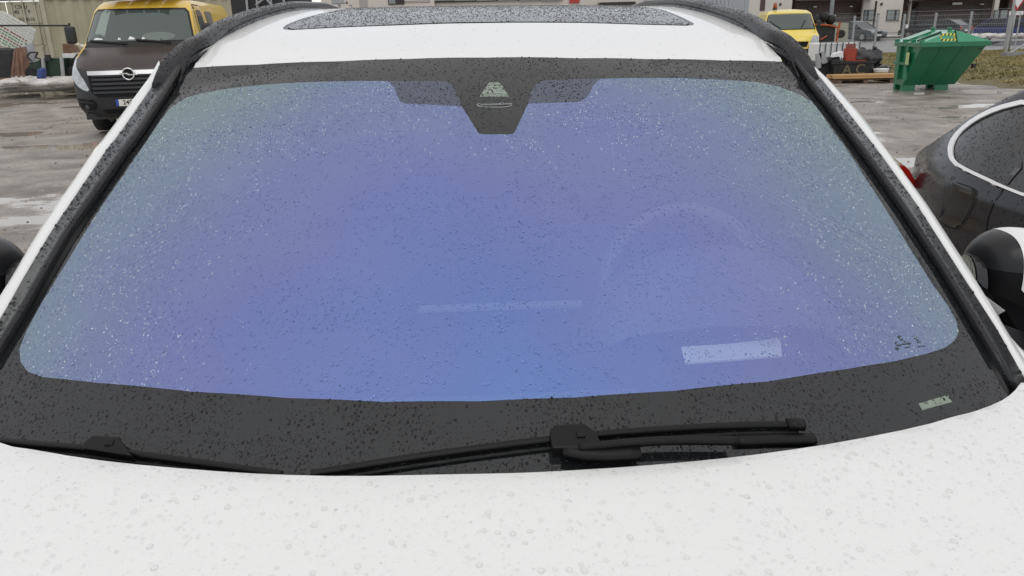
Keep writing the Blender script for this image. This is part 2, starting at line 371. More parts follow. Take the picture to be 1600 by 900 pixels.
win_outline = win
dot_l = onp(z_ws, DL + DLin[::-1]); dot_r = onp(z_ws, DR + DRin[::-1])
trap = onp(z_ws, [(764.7, 128), (780.5, 128), (795.4, 151), (749, 151)])
vin = onp(z_ws, [(1435, 630), (1481, 617), (1488, 628), (1441, 641)])
def f_ws(dz=0): return lambda x, y: (x, y, z_ws(x, y)+dz)
fix_normals(patch('windscreen', win_outline, [], f_ws(), .03, coat_m, suv, edge=.012), z_ws)
fr = patch('black_glass_border', glass_outline, [win_outline, dot_l, dot_r, trap, vin], f_ws(), .03, frit_m, suv, edge=.012); fix_normals(fr, z_ws)
def dotted_mat():
    m = bpy.data.materials.new('black dot print on coated glass'); m.use_nodes = True; t = m.node_tree; b = t.nodes['Principled BSDF']
    b.inputs['Base Color'].default_value = (.012, .012, .014, 1); b.inputs['Roughness'].default_value = .05; b.inputs['IOR'].default_value = 1.52
    n = t.nodes.new; l = t.links.new
    gn = n('ShaderNodeBsdfGlossy'); gn.inputs[0].default_value = (.20, .24, .33, 1); gn.inputs['Roughness'].default_value = .02
    mx = n('ShaderNodeMixShader'); mx.inputs[0].default_value = .45; l(b.outputs[0], mx.inputs[1]); l(gn.outputs[0], mx.inputs[2]); l(mx.outputs[0], t.nodes['Material Output'].inputs[0]); return m
dm = dotted_mat()

for d_ in (dot_l, dot_r): fix_normals(patch('dotted_glass_border', d_, [], f_ws(), .02, dm, suv, edge=.01), z_ws)
sens_glass = mat('greenish sensor window', (.20, .25, .19), .12, var=.12, vscale=60, coat=.5)
sw = patch('sensor_window', trap, [], f_ws(-.0002), .01, sens_glass, suv); tag(sw, 'pale green trapezoid window in front of the camera')
pale_line = mat('pale print', (.42, .46, .40), .4)
def strip_on(name, a, b, w, m, parent, dz=.0008):          # a thin printed line lying on the glass
    a, b = np.array(a), np.array(b); d = (b-a)/np.linalg.norm(b-a); nrm = np.array([-d[1], d[0]])*w/2
    ps = [a-nrm, b-nrm, b+nrm, a+nrm]
    return MB().add([(p[0], p[1], z_ws(p[0], p[1])+dz) for p in ps], [(0, 1, 2, 3)]).build(name, m, parent)
for y, xa, xb in ((135.3, 760, 786), (144.5, 753, 791.5)):
    a, b = onp(z_ws, [(xa, y), (xb, y)]); strip_on('window_line', a, b, .0015, pale_line, sw, .0002)
vg = patch('number_window', vin, [], f_ws(-.0002), .01, sens_glass, suv); tag(vg, 'small pale green strip window low on the windscreen')
lp = onp(z_ws, [(745, 164), (749, 167), (765, 168), (785, 168), (796, 166.5), (800, 165)])
mb = MB()
for a, b in zip(lp[:-1], lp[1:]):
    a, b = np.array(a), np.array(b); d = (b-a)/np.linalg.norm(b-a); q = np.array([-d[1], d[0]])*.0008
    mb.add([(p[0], p[1], z_ws(*p)+.0006) for p in (a-q, b-q, b+q, a+q)], [(0, 1, 2, 3)])
grey_print = mat('grey print', (.30, .31, .31), .4)
mb.build('curved_line', grey_print, suv)
tx, ty = onp(z_ws, [(772.5, 163.2)])[0]
slope = math.atan(.6)
text('lettering', 'ConnectedDrive', .0092, Matrix.Translation((tx, ty, z_ws(tx, ty)+.0006)) @ Matrix.Rotation(slope, 4, 'X'), grey_print, suv, extrude=.0001)
# dark printed marks low on the glass
mk = mat('dark print on glass', (.03, .045, .045), .3)
mb = MB()
for x, y, w, h, a in [(1405, 527, 4, 5, .3), (1409, 531, 4, 3, 0), (1404, 540, 7, 2, .1), (1412, 538, 10, 2, -.1), (1420, 537, 6, 3, .2), (1402, 545, 6, 4, .4), (1418, 543, 8, 1.6, -.2), (1431, 528, 3, 4, .6), (1434, 532, 4, 2, 0), (1436, 535, 7, 1.4, -.1), (1440, 541.5, 13, 1.3, -.12), (1414, 534, 3, 2, 0), (1400, 536, 2, 4, .2)]:
    ca, sa = math.cos(a), math.sin(a)
    q = onp(z_ws, [(x+dx*ca-dy*sa, y+dx*sa+dy*ca) for dx, dy in ((-w/2, -h/2), (w/2, -h/2), (w/2, h/2), (-w/2, h/2))])
    mb.add([(p[0], p[1], z_ws(*p)+.0005) for p in q], [(0, 1, 2, 3)])
tag(mb.build('approval_marks', mk, suv), 'small dark printed marks low on the driver side')

# --- roof, sunroof
front_edge = [(x, y+.004) for x, y in top]
sr_px = [(449, 43), (452, 45.5), (464, 46), (542, 42), (620, 39), (700, 36), (800, 34.5), (900, 35), (1000, 38), (1065, 39.5), (1075, 39), (1077, 36), (1060, 27.5), (1045, 21)]
sr_left = [(455, 38), (475, 30)]
sro = onp(z_roof, sr_px) 
sr_outline = sro + [(sro[-1][0]+.005, 1.6), (.44, 2.2), (.40, 2.32), (-.40, 2.32), (-.44, 2.2), (-.455, 1.6)] + onp(z_roof, [(475, 30), (455, 38)])
rx = [(.608, .84), (.608, 1.0), (.60, 1.6), (.60, 2.4), (.57, 2.9), (.50, 3.15), (0, 3.2), (-.50, 3.15), (-.57, 2.9), (-.60, 2.4), (-.60, 1.6), (-.608, 1.0), (-.608, .84)]
roof_out = front_edge[::-1] + rx[::-1]
roof_out = front_edge + rx
def f_roof(dz=0):
    def f(x, y):
        # rolled-down front lip
        ye = np.interp(x, [p[0] for p in front_edge], [p[1] for p in front_edge]); d = max(0, .012-(y-ye))
        q_ = (z_roof(x, ye)-z_ws(x, ye)-.003)*(1-smoothstep(0, .16, y-ye)) if y < ye+.2 else 0
        return (x, y, z_roof(x, y)+dz-d*d*40-q_)
    return f
def grow(poly, k):
    c = np.mean(np.array(poly), 0); return [tuple(c+(np.array(p)-c)*(1+k/np.linalg.norm(np.array(p)-c))) for p in poly]
sr_big = grow(sr_outline, .012)
patch('roof_panel', roof_out, [sr_big], f_roof(), .04, white, suv, thick=.004, edge=.012)
patch('sunroof_seal', sr_big, [sr_outline], f_roof(-.0015), .03, mat('dark grey seal', (.06, .07, .07), .35), suv, thick=.006, edge=.012)
sunroof = patch('sunroof_glass', grow(sr_outline, -.002), [], f_roof(.001), .04, mat('black sunroof glass', (.010, .010, .010), .15, ior=1.33), suv, thick=.005)
# --- roof rails and pillar trims
def rail_top(cy): return np.interp(cy, [.72, .76, .80, .92, 1.1, 1.25, 1.45, 1.8, 2.3, 2.8, 3.05], [1.500, 1.535, 1.570, 1.608, 1.643, 1.662, 1.682, 1.708, 1.720, 1.70, 1.64])
def curve_y(tab, col):
    ys_ = [r_[0] for r_ in tab]; return lambda y: np.interp(y, ys_, [r_[col] for r_ in tab])
# photo rows: height -> glass edge, trim ridge, trim outer edge, white outer edge
TL = [(97, 294, 286, 250, 247), (117, 285, 278, 250, 236), (210, 225, 217, 186, 167), (230, 210, 201, 169, 150), (360, 127, 109, 81, 61), (430, 85, 68, 39, 20), (480, 55, 40, 11, -11), (570, 2, -15, -44, -63), (650, -45, -62, -92, -113)]
TR = [(88, 1232, 1236, 1252, 1254), (120, 1254, 1258, 1281, 1291), (180, 1299, 1306, 1329, 1346), (238, 1340, 1349, 1374, 1389), (320, 1398, 1407, 1433, 1449), (417, 1461, 1471, 1495, 1512), (513, 1517, 1529, 1557, 1571), (600, 1562, 1580, 1606, 1624), (670, 1590, 1612, 1640, 1660)]
trims = []; side_edge = {}
for s, T in ((-1, TL), (1, TR)):
    ysamp = np.linspace(T[0][0], T[-1][0], 34); A = []; B = []; Wd = []
    for y in ysamp:
        sk = -max(0, y-570)*.0007
        g_, r_, w_, o_ = (float(curve_y(T, i)(y)) for i in (1, 2, 3, 4))
        pg = on(z_ws, g_, y, -.004); pr = on(z_ws, r_, y, .012+sk); pm = on(z_ws, (r_*.6+w_*.4), y, .011+sk); pw = on(z_ws, w_, y, .002+sk); po = on(z_ws, o_, y, -.014)
        A.append([pg + Vector((-s*.006, 0, -.004)), pg+Vector((s*.004, 0, .002)), pr+Vector((-s*.002, 0, -.008)), pr, pr+Vector((s*.005, 0, .003)), pm, pw, pw+Vector((s*.002, 0, -.012))])
        B.append([pw+Vector((s*.0015, 0, -.010)), pw+Vector((s*.001, 0, -.0005)), po*.5+pw*.5+Vector((0, 0, .003)), po, po+Vector((s*.012, 0, -.02)), po+Vector((s*.014, 0, -.05))])
        Wd.append(po+Vector((s*.014, 0, -.05)))
    t_ = MB().loft([a[2:] for a in A], closed=False).build('pillar_trim', black_trim, suv, True); trims.append(t_)
    MB().loft([a[:4] for a in A], closed=False).build('windscreen_seal', rubber, suv, True)
    MB().loft(B, closed=False).build('front_pillar', white, suv, True)
    side_edge[s] = Wd; trim_top = globals().setdefault('trim_top_', {}); trim_top[s] = (A[1][3].copy(), A[1][6].copy())
rails = []
for s in (-1, 1):
    rings = []
    pr0, pw0 = trim_top_[s]; y0 = pr0.y-.01
    for cy in np.concatenate([np.linspace(y0, 1.1, 16), np.linspace(1.2, 3.05, 18)]):
        zt = rail_top(cy) + TILT*s*.6; zb = z_roof(s*.60, cy) - .012; xi = float(np.interp(cy, [.80, .95, 2.7, 3.05], [.608, .602, .600, .57])); xo = xi+.036
        b_ = 1-smoothstep(y0, y0+.14, cy); sl_ = z_ws(pr0.x, cy)-z_ws(pr0.x, pr0.y)
        zt = zt*(1-b_)+(pr0.z+.002+sl_)*b_-.012*(1-smoothstep(y0, y0+.05, cy)); zb = (min(zb, zt-.012)-.025*(1-smoothstep(.95, 1.2, cy)))*(1-b_)+(zt-.012)*b_
        xi = xi*(1-b_)+(abs(pr0.x)-.003)*b_; xo = xo*(1-b_)+(abs(pw0.x)+.001)*b_
        h = zt-zb; dr_ = b_*(pr0.z-pw0.z)
        prof = [(xi, zb), (xi+.001, zb+h*.42), (xi+.004, zb+h*.50), (xi+.003, zb+h*.56), (xi-.001, zb+h*.62), (xi, zb+h*.86), (xi+.008, zb+h*.98), (xi+.018, zb+h-dr_*.45), (xo-.004, zb+h*.95-dr_*.9), (xo, zb+h*.8-dr_), (xo+.002, zb-dr_)]
        rings.append([(s*x, cy, z) for x, z in prof])
    rl = MB().loft(rings).build('roof_rail', black_trim, suv, True); md = rl.modifiers.new('e', 'EDGE_SPLIT'); md.split_angle = R(50); rails.append(rl)
# --- hood with its rear edge
hx = [-.90, -.86, -.82, -.75, -.658, -.425, -.132, .013, .16, .34, .524, .717, .77, .80]
hy = [.42, .31, .22, .145, .102, .035, -.008, -.006, .008, .05, .104, .186, .224, .262]
he = smooth_poly([(-.90, .42), (-.87, .30), (-.82, .215), (-.75, .15)] + onp(z_hood, [(0, 690), (79, 704), (184, 719), (315, 730.5), (420, 737), (544, 740), (687, 737), (800, 735), (860, 732.5), (987, 725), (1112, 714), (1206, 703), (1320, 686), (1440, 662), (1500, 645), (1560, 626), (1584, 610), (1596, 594)]), 1, False)
hood_out = [(-.83, .215)] + [p for p in he if -.825 < p[0] < .83] + [(.83, -.2), (.79, -.7), (.70, -.88), (.4, -.98), (0, -1.0), (-.4, -.98), (-.70, -.88), (-.79, -.7), (-.83, -.2)]
def f_hood(x, y):
    ye = np.interp(x, [p[0] for p in he], [p[1] for p in he]); d = max(0, .008-(ye-y))
    return (x, y, z_hood(x, y)-d*d*60)
hood = patch('hood', hood_out, [], f_hood, .03, white, suv, thick=.004, edge=.008)
# fenders run up to the foot of each front pillar
for s in (-1, 1):
    inner = [(.834, -.7), (.834, -.2), (he[-1][0]+.004, he[-1][1]-.02)] + onp(z_hood, [(1598, 577), (1590, 555), (1569, 528), (1560, 516)]) if s > 0 else [(.834, -.7), (.834, -.2), (.834, .20), (.845, .26), (.86, .33), (.885, .40)]
    rows = []
    for k, (x, y) in enumerate(inner):
        w = [.10, .10, .095, .085, .06, .045, .03][k]
        z0 = z_hood(s*x, y) + (.0 if k < 5 else .003)
        rows.append([(s*(x-.0), y, z0-.02), (s*x, y, z0), (s*(x+w*.35), y+.01, z0-.004), (s*(x+w*.75), y+.01, z0-.022), (s*(x+w), y+.01, z0-.07), (s*(x+w+.01), y+.01, z0-.2), (s*(x+w+.015), y+.01, .75), (s*(x+w), y+.01, .40)])
    MB().loft(rows, closed=False).build('fender', white, suv, True)
# cowl beneath the glass and black corner pieces
cow = [(-.93, -.10), (.93, -.10), (.93, .44), (.80, .34), (.71, .12), (.3, -.02), (-.3, -.02), (-.74, .10), (-.84, .34), (-.95, .44)]
patch('cowl_panel', cow, [], lambda x, y: (x, y, 1.045+.05*y-.05*x*x+TILT*x), .06, rubber, suv)
for s in (-1, 1):
    c = onp(z_ws, [(1540, 562), (1549, 590), (1545, 612), (1535, 640), (1560, 660), (1600, 640), (1610, 600), (1575, 560), (1556, 540), (1528, 520)] if s > 0 else [(0, 600), (-8, 620), (-10, 640), (-6, 670), (-30, 700), (-80, 690), (-90, 640), (-50, 590), (-24, 562)], .004)
    patch('corner_cover', c, [], f_ws(.003), .02, rubber, suv) if s > 5 else None
# --- wipers
def path_on(pts, dz): return [on(z_ws, x, y, dz) for x, y in pts]
def ribbon(mb, pts, w, h):
    rings = []
    for i, p in enumerate(pts):
        d = (pts[min(i+1, len(pts)-1)]-pts[max(i-1, 0)]).normalized(); n = Vector((0, -.5, .85)); q = n.cross(d).normalized()
        k = w if not isinstance(w, (list, tuple)) else w[i]
        rings.append([p+q*k/2, p+q*k*.30+n*h, p-q*k*.30+n*h, p-q*k/2, p-q*k*.3-n*h*.3, p+q*k*.3-n*h*.3])
    return mb.loft(rings)
wip_m = mat('wiper satin black', (.006, .006, .006), .42, bump=.05, bscale=250, spec=.25)
wip_g = mat('wiper dull black', (.02, .02, .02), .6, var=.5, vscale=180, spec=.2)
def wiper(blade, arm, cap, tip, label):
    root = bpy.data.objects.new('wiper', None); C.objects.link(root); root.parent = suv; root['label'] = label
    bl = [Vector(p) for p in path_on(smooth_poly(blade, 2, False), .010)]
    ribbon(MB(), bl, .0105, .005).build('blade', wip_m, root, True)
    rb = [p+Vector((0, -.004, -.0095)) for p in bl]
    ribbon(MB(), rb, .005, .003).build('rubber_edge', wip_g, root, True)
    if arm:
        for w, ptsx, dz in arm:
            ribbon(MB(), [Vector(p) for p in path_on(smooth_poly(ptsx, 1, False), dz)], w, .008).build('arm', wip_m, root, True)
    cp = [on(z_ws, x, y, .012) for x, y in cap]; n = Vector((0, -.5, .85))
    vs = [p-n*.012 for p in cp] + [p+n*.012 for p in cp]; k = len(cp)
    MB().add(vs, [tuple(range(k))[::-1], tuple(range(k, 2*k))] + [(i, (i+1) % k, k+(i+1) % k, k+i) for i in range(k)]).build('blade_clip', wip_m, root, False, bevel=.003)
    cc = sum(cp, Vector())/k + n*.013
    MB().box(cc+Vector((.006, .0, .0)), (.011, .008, .004), M=Matrix.Rotation(slope, 3, 'X')).build('clip_button', wip_m, root, bevel=.001)
    if tip:
        tp = [on(z_ws, x, y, .011) for x, y in tip]; ribbon(MB(), tp, .017, .008).build('end_cap', wip_m, root, True)
wiper([(486, 741), (560, 729), (640, 716), (740, 702), (860, 687), (960, 677), (1060, 670), (1160, 665), (1245, 664)],
      [(.011, [(905, 700), (935, 698), (985, 693), (1050, 689), (1150, 690)], .022), (.019, [(1148, 690), (1210, 688), (1245, 687.5), (1272, 688)], .002), (.02, [(880, 705), (930, 712), (1000, 708)], .016)],
      [(858, 680), (866, 671), (912, 668), (928, 680), (938, 697), (930, 708), (862, 708)], [(1230, 664), (1245, 664), (1256, 665)], 'long driver side wiper lying low across the glass')
wiper([(-60, 683), (0, 690), (60, 695), (140, 701), (205, 709), (300, 722), (380, 733), (440, 742)], None,
      [(134, 699), (150, 686), (190, 689), (198, 700), (212, 720), (136, 708)], None, 'passenger side wiper half hidden by the hood edge')
# --- cabin seen faintly through the glass
dash = []
for cy, z in ((.16, 1.06), (.30, 1.09), (.48, 1.105), (.60, 1.07), (.66, .97), (.68, .70)):
    dash.append([(x, cy+.05*(x/.7)**2, z-.03*(x/.7)**2) for x in np.linspace(-.70, .70, 15)])
MB().loft(dash, closed=False).build('dashboard', interior_dark, suv, True)
hood_i = []
for cy, h in ((.405, .04), (.43, .10), (.50, .145), (.57, .14), (.60, .0)):
    hood_i.append([(.39+.22*math.cos(a), cy, 1.09+h*math.sin(a)) for a in np.linspace(math.pi, 0, 12)])
MB().loft(hood_i, closed=False).build('instrument_hood', mat('mid grey cabin plastic', (.085, .085, .085), .6), suv, True)
c0 = Vector((.375, .64, 1.115)); rot = Matrix.Rotation(R(65), 3, 'X'); ring = []
for i in range(33):
    a = 2*math.pi*i/32; ring.append(c0+rot @ Vector((.165*math.cos(a), .165*math.sin(a), 0)))
sw_ = hoop(c0, .165, .014, rot @ Vector((1, 0, 0)), rot @ Vector((0, 1, 0))).build('steering_wheel', mat('steering wheel leather', (.11, .11, .11), .5), suv, True)
mb = MB().box(c0, (.12, .02, .10)); [mb.box(c0+Vector((k*.12, 0, 0)), (.12, .015, .03)) for k in (-1, 1)]; mb.build('wheel_hub', interior_dark, sw_, bevel=.005)
for s in (-1, 1):
    mb = MB(); mb.loft([[(s*.37+x*w, 1.30+.25*(z-.7)+dy, z) for x, dy in ((-1, 0), (-.8, -.07), (.8, -.07), (1, 0), (.8, .07), (-.8, .07))] for z, w in ((.60, .25), (.9, .26), (1.15, .22), (1.25, .12), (1.30, .12), (1.45, .11))])
    mb.box((s*.37, 1.1, .58), (.5, .55, .14)); mb.build('front_seat', mat('seat leather', (.012, .012, .012), .5), suv, True)
    # pale inner lining of the pillar
    P_ = [(s*.60, .80, 1.49), (s*.66, .62, 1.40), (s*.72, .42, 1.27), (s*.74, .25, 1.15)]
    MB().loft([[(x, y, z), (x-s*.07, y+.04, z-.02), (x-s*.02, y+.07, z-.07)] for x, y, z in P_], closed=False).build('pillar_lining', interior_grey, suv, True)
MB().box((0, .76, 1.46), (.24, .03, .07)).build('rear_view_mirror', interior_dark, suv, bevel=.01)
MB().box((0, .515, 1.14), (.30, .02, .010)).build('centre_screen_top', mat('pale cabin trim', (.20, .21, .21), .5), suv, bevel=.004)
MB().loft([[(x, .215+.01*abs(x)+dy, 1.098+dz) for x in np.linspace(-.22, .20, 9)] for dy, dz in ((0, 0), (.012, .006), (.03, .0))], closed=False).build('defroster_strip', mat('mid grey cabin plastic', (.085, .085, .085), .6), suv, True)
MB().box((0, 2.35, .92), (1.25, .16, .95)).build('rear_seat', interior_dark, suv, bevel=.05)
MB().box((0, 1.9, .45), (1.5, 2.6, .04)).build('cabin_floor', interior_dark, suv)
MB().loft([[(x, y, z_roof(x, y)-.035) for x in np.linspace(-.57, .57, 7)] for y in np.linspace(.86, 3.0, 10)], closed=False).build('roof_lining', interior_grey, suv, True)
# --- sides: windows, doors, tail, wheels
for s in (-1, 1):
    E_ = side_edge[s]
    up_e = [Vector((s*.66, y, z_roof(s*.6, y)-.05)) for y in (1.1, 1.6, 2.2, 2.8)]
    edge = E_[::-4] + up_e
    belt = [Vector((s*.93, max(.42, e.y-.02), 1.06+.02*i/len(edge))) for i, e in enumerate(edge)]
    MB().loft([[a, a*.5+b*.5+Vector((s*.02, 0, 0)), b] for a, b in zip(edge, belt)], closed=False).build('side_window', clear_glass, suv, True)
    MB().loft([[a+Vector((s*.004, 0, .004)), a*.5+b*.5+Vector((s*.026, 0, .004)), b+Vector((s*.006, 0, .004))] for a, b in zip(edge[:4], belt[:4])], closed=False).build('sail_panel', mirror_black, suv, True)
    MB().loft([[p+Vector((s*.002, 0, .002)), Vector((s*.52, p.y, z_roof(s*.5, max(.86, p.y))-.034))] for p in [Vector((s*.664, 1.02, z_roof(s*.6, 1.02)-.055))]+up_e], closed=False).build('roof_side_lining', interior_grey, suv, True)
    prof = [(1.07, .925), (1.02, .945), (.8, .965), (.55, .965), (.35, .94), (.25, .88)]
    MB().loft([[(s*w*(1-.05*max(0, cy-2.6)), cy, z) for z, w in prof] for cy in (.36, .9, 1.5, 2.2, 2.8, 3.3, 3.65)], closed=False).build('door_panel', white, suv, True)
    MB().loft([[(s*(w-.05), cy, z-.004) for z, w in [(1.13, .98), (1.09, .985)]+prof[1:]] for cy in (.36, .9, 1.5, 2.2, 2.8, 3.3, 3.6)], closed=False).build('inner_door_panel', interior_dark, suv, True)
    MB().loft([[(s*(.60+.06*t), y, z_roof(s*.6, y)-.0-.05*t) for t in (0, .4, 1)] for y in (.9, 1.3, 1.8, 2.4, 2.9, 3.15)], closed=False).build('roof_side', white, suv, True)
    for cy in (-.35, 2.75):
        w = bpy.data.objects.new('wheel', None); C.objects.link(w); w.parent = suv; w.location = (s*.84, cy, .36)
        MB().cyl((-.12, 0, 0), (.12, 0, 0), .36, n=32).build('tyre', tyre, w, True, bevel=.02)
        MB().cyl((-.125, 0, 0), (.125, 0, 0), .24, n=24).build('rim', alloy, w)
    MB().loft([[Vector((s*.655, 2.6, z_roof(s*.6, 2.6)-.03)), Vector((s*.925, 2.55, 1.05))], [Vector((s*.65, 2.85, z_roof(s*.6, 2.8)-.03)), Vector((s*.925, 2.85, 1.05))], [Vector((s*.52, 3.16, z_roof(0, 3.1)-.01)), Vector((s*.91, 3.3, 1.05))], [Vector((s*.50, 3.17, z_roof(0, 3.1)-.03)), Vector((s*.86, 3.66, 1.04))]], closed=False).build('rear_pillar', mirror_black, suv)
    for y0, y1 in ((1.32, 1.36), (2.30, 2.34)):
        MB().loft([[(s*.665, y0+.1, 1.60), (s*.665, y1+.1, 1.60)], [(s*.935, y0, 1.06), (s*.935, y1, 1.06)]], closed=False).build('door_pillar', black_gloss, suv)
    MB().box((s*.955, 1.15, .96), (.03, .2, .025)).build('door_handle', white, suv, bevel=.008)
tail = [[(x*.9, 3.65+.0, z) for x in (-1, -.5, 0, .5, 1)] for z in (.3, 1.05)] + [[(x*.55, 3.15, z_roof(0, 3.1)-.03) for x in (-1, -.5, 0, .5, 1)]]
MB().loft(tail[:2], closed=False).build('tailgate', white, suv); MB().loft(tail[1:], closed=False).build('rear_window', dark_glass, suv)
nose = [[(x*w, -.99+.14*abs(x)**2.4+dy, z) for x in np.linspace(-1, 1, 13)] for z, w, dy in ((.25, .82, .04), (.55, .88, -.04), (.85, .86, -.03), (1.02, .82, .0), (1.05, .80, .03))]
MB().loft(nose, closed=False).build('front_bumper', white, suv, True)
for s in (-1, 1):
    g = MB()
    for k in range(9): g.box((s*(.06+k*.03), -1.045, .75), (.012, .03, .24))
    g.build('grille', black_gloss, suv, bevel=.003)
    MB().box((s*.62, -.965, .86), (.30, .06, .11), rz=s*.28).build('headlight', mat('headlamp lens', (.5, .52, .55), .08, coat=1), suv, bevel=.02)
# --- folded door mirrors
mir_glass = mat('mirror glass', (.42, .46, .40), .12, metal=1, bump=.15, bscale=120)
def mirror(s, centre):
    root = bpy.data.objects.new('door_mirror', None); C.objects.link(root); root.parent = suv
    root.location = centre; root.rotation_euler = (0, 0, 0)   # folded back: front end towards the viewer
    a, b, c = .115, .085, .098
    def shell(name, cuts, m, off=0):
        vs = []; fs = []; nu, nv = 72, 40
        e = lambda v, p: math.copysign(abs(v)**p, v)
        for i in range(nv+1):
            ph = -math.pi/2+math.pi*i/nv
            for j in range(nu):
                th = 2*math.pi*j/nu; ct, st_, cp_, sp_ = math.cos(th), math.sin(th), math.cos(ph), math.sin(ph)
                x = (a+off)*e(cp_, .75)*e(ct, .8); y = (b+off)*e(cp_, .75)*e(st_, .8); z = (c+off)*e(sp_, .75)
                z *= 1-.15*(s*x/a); z += .010*(1-(x/a)**2)
                vs.append((x, y, z))
        for i in range(nv):
            for j in range(nu): fs.append((i*nu+j, i*nu+(j+1) % nu, (i+1)*nu+(j+1) % nu, (i+1)*nu+j))
        me = bpy.data.meshes.new(name); me.from_pydata(vs, [], fs); bm = bmesh.new(); bm.from_mesh(me); bmesh.ops.remove_doubles(bm, verts=bm.verts, dist=1e-5)
        for co, no in cuts: bmesh.ops.bisect_plane(bm, geom=bm.verts[:]+bm.edges[:]+bm.faces[:], plane_co=co, plane_no=no, clear_inner=True)
        bmesh.ops.recalc_face_normals(bm, faces=bm.faces); bm.to_mesh(me); bm.free(); return link(name, me, m, root, True)
    shell('housing', [], mirror_black)
    shell('cap', [((s*-.045, 0, 0), (s*.75, .0, .66)), ((s*-.055, 0, 0), (s*1, 0, 0))], white, .0025)
    shell('visor_edge', [((s*-.048, 0, 0), (s*-1, 0, 0)), ((0, 0, .045), (0, 0, 1))], black_trim, .002)
    n_ = Vector((-s*.97, .24, 0)); u_ = Vector((-.24*s, -.97, 0)); c0_ = Vector((-s*.100, -.005, -.006))
    gp = [c0_+n_*.020+u_*(.066*math.cos(t))+Vector((0, 0, .066))*math.sin(t) for t in np.linspace(0, 2*math.pi, 28, endpoint=False)]
    MB().add(gp+[p-n_*.02 for p in gp], [tuple(range(28))]).build('mirror_glass', mir_glass, root)
    MB().add([p-n_*.0015+(p-c0_-n_*.02)*.06 for p in gp]+[p-n_*.022 for p in gp], [tuple(range(28))]+[(i, (i+1) % 28, 28+(i+1) % 28, 28+i) for i in range(28)]).build('glass_frame', black_gloss, root)
    MB().cyl((s*-.02, .06, -.08), (s*-.06, .10, -.14), .03, n=14).box((s*-.09, -.02, -.10), (.16, .14, .05)).build('mirror_foot', mirror_black, root, False, bevel=.01)
mirror(1, (1.09, .69, 1.092)); mirror(-1, (-1.085, .73, 1.135))
tag(suv.children[-1], None)

# a pale paper card on the dash
cardp = [on(lambda x, y: 1.10-.03*(x/.7)**2, *p) for p in ((1064, 552), (1140, 547), (1218, 538), (1221, 566), (1150, 572), (1070, 578))]
cw = [suv.matrix_world @ p if False else O + ax*p.x + ay*p.y + Vector((0, 0, p.z+.012)) for p in cardp]
vs = cw + [p-Vector((0, 0, .003)) for p in cw]
card = MB().add(vs, [tuple(range(6)), tuple(range(6, 12))[::-1]] + [(i, (i+1) % 6, 6+(i+1) % 6, 6+i) for i in range(6)]).build('paper_card', mat('white paper', (.85, .86, .85), .7), None)
tag(card, 'pale paper strip lying on the dashboard behind the lower windscreen', 'paper card')

# ================================================================== BLACK COUPE parked alongside
BX, BPH = 1.90, R(-2)
def x_side(Y, z):
    t = max(0, Y-3.15)
    base = BX + .30*t*t + .035*((z-.72)/.3)**2*(1 if z < .72 else .6)
    return base + (.52*(z-.93)+.10*(z-.93)**2 if z > .93 else 0) + .010*smoothstep(.78, .80, z) - .010*smoothstep(.62, .8, z)
roof_z = lambda Y: float(np.interp(Y, [-.9, -.2, .6, 1.2, 2.0, 2.7, 3.05, 3.26, 3.35, 3.45, 3.6, 3.75, 3.9, 4.05, 4.08], [.80, .93, 1.0, 1.35, 1.465, 1.45, 1.42, 1.385, 1.345, 1.29, 1.20, 1.10, 1.02, .97, .93]))
coupe = thing('black_coupe', 'black fastback coupe wet with rain parked at the right edge', 'car', (2.80, 1.8, 0))
def cl(x, y, z): return (x-2.80, y-1.8, z)
cp_paint = mat('wet black car paint', (.013, .013, .018), .2, ior=1.47)
ysec = [4.08, 4.05, 3.95, 3.85, 3.7, 3.6, 3.45, 3.35, 3.2, 3.05, 2.9, 2.7, 2.4, 2.0, 1.6, 1.2, .9, .6, .2, -.2, -.6, -.85, -.9]
XC = 2.83
rings = []
for Y in ysec:
    zt = roof_z(Y); zs = [.22, .35, .55, .70, .79, .80, .86] ; top_z = max(zt-.02, .90)
    zs += [.86+(top_z-.86)*k for k in (.12, .25, .4, .55, .7, .85, .95, 1.0)]
    half = [(x_side(Y, z), z) for z in zs]
    xe, ze = half[-1]
    for k in (.04, .10, .2, .4, .7, 1.0): half.append((xe+(XC-xe)*k, ze+.05*(1-(1-k)**2)*(1 if Y < 3.7 else .6)+.012*min(1, k*12)))
    full = half + [(2*XC-x, z) for x, z in half[::-1][1:]]
    rings.append([cl(x, Y, z) for x, z in full])
MB().loft(rings, closed=False).build('body', cp_paint, coupe, True)
cb = coupe.children[-1]
MB().add(rings[0], [tuple(range(len(rings[0])))]).build('rear_panel', cp_paint, coupe)
MB().add(rings[-1], [tuple(range(len(rings[-1])))]).build('front_panel', cp_paint, coupe)
def on_side(x, y, off=0):
    def g(p): return x_side(p.y, p.z)-off-p.x
    p = solve(x, y, g, 1, 8, .03); return (p.y, p.z)
def sd_pts(pts, off=0): return [on_side(x, y, off) for x, y in pts]
def f_side(off): return lambda Y, z: cl(x_side(Y, z)-off, Y, z)
Dout = [(1600, 157), (1560, 167), (1525, 184), (1500, 204), (1487, 222), (1485, 240), (1490, 254), (1510, 266), (1545, 283), (1570, 294), (1600, 306)]
Din = [(1600, 164), (1562, 173.5), (1528, 189.5), (1503, 209), (1494, 225), (1492.5, 240), (1497, 252), (1514, 262.5), (1547, 278), (1572, 290), (1600, 301)]
do = smooth_poly(sd_pts(Dout), 1, False); di = smooth_poly(sd_pts(Din), 1, False)
do_full = [(1.0, 1.02), (1.3, 1.18), (1.8, 1.325), (2.3, 1.345)] + do[::1] ; di_full = [(1.08, 1.03), (1.32, 1.15), (1.8, 1.29), (2.3, 1.315)] + di
do_full = [(.95, .99), (1.25, 1.16), (1.75, 1.30)] + do + []
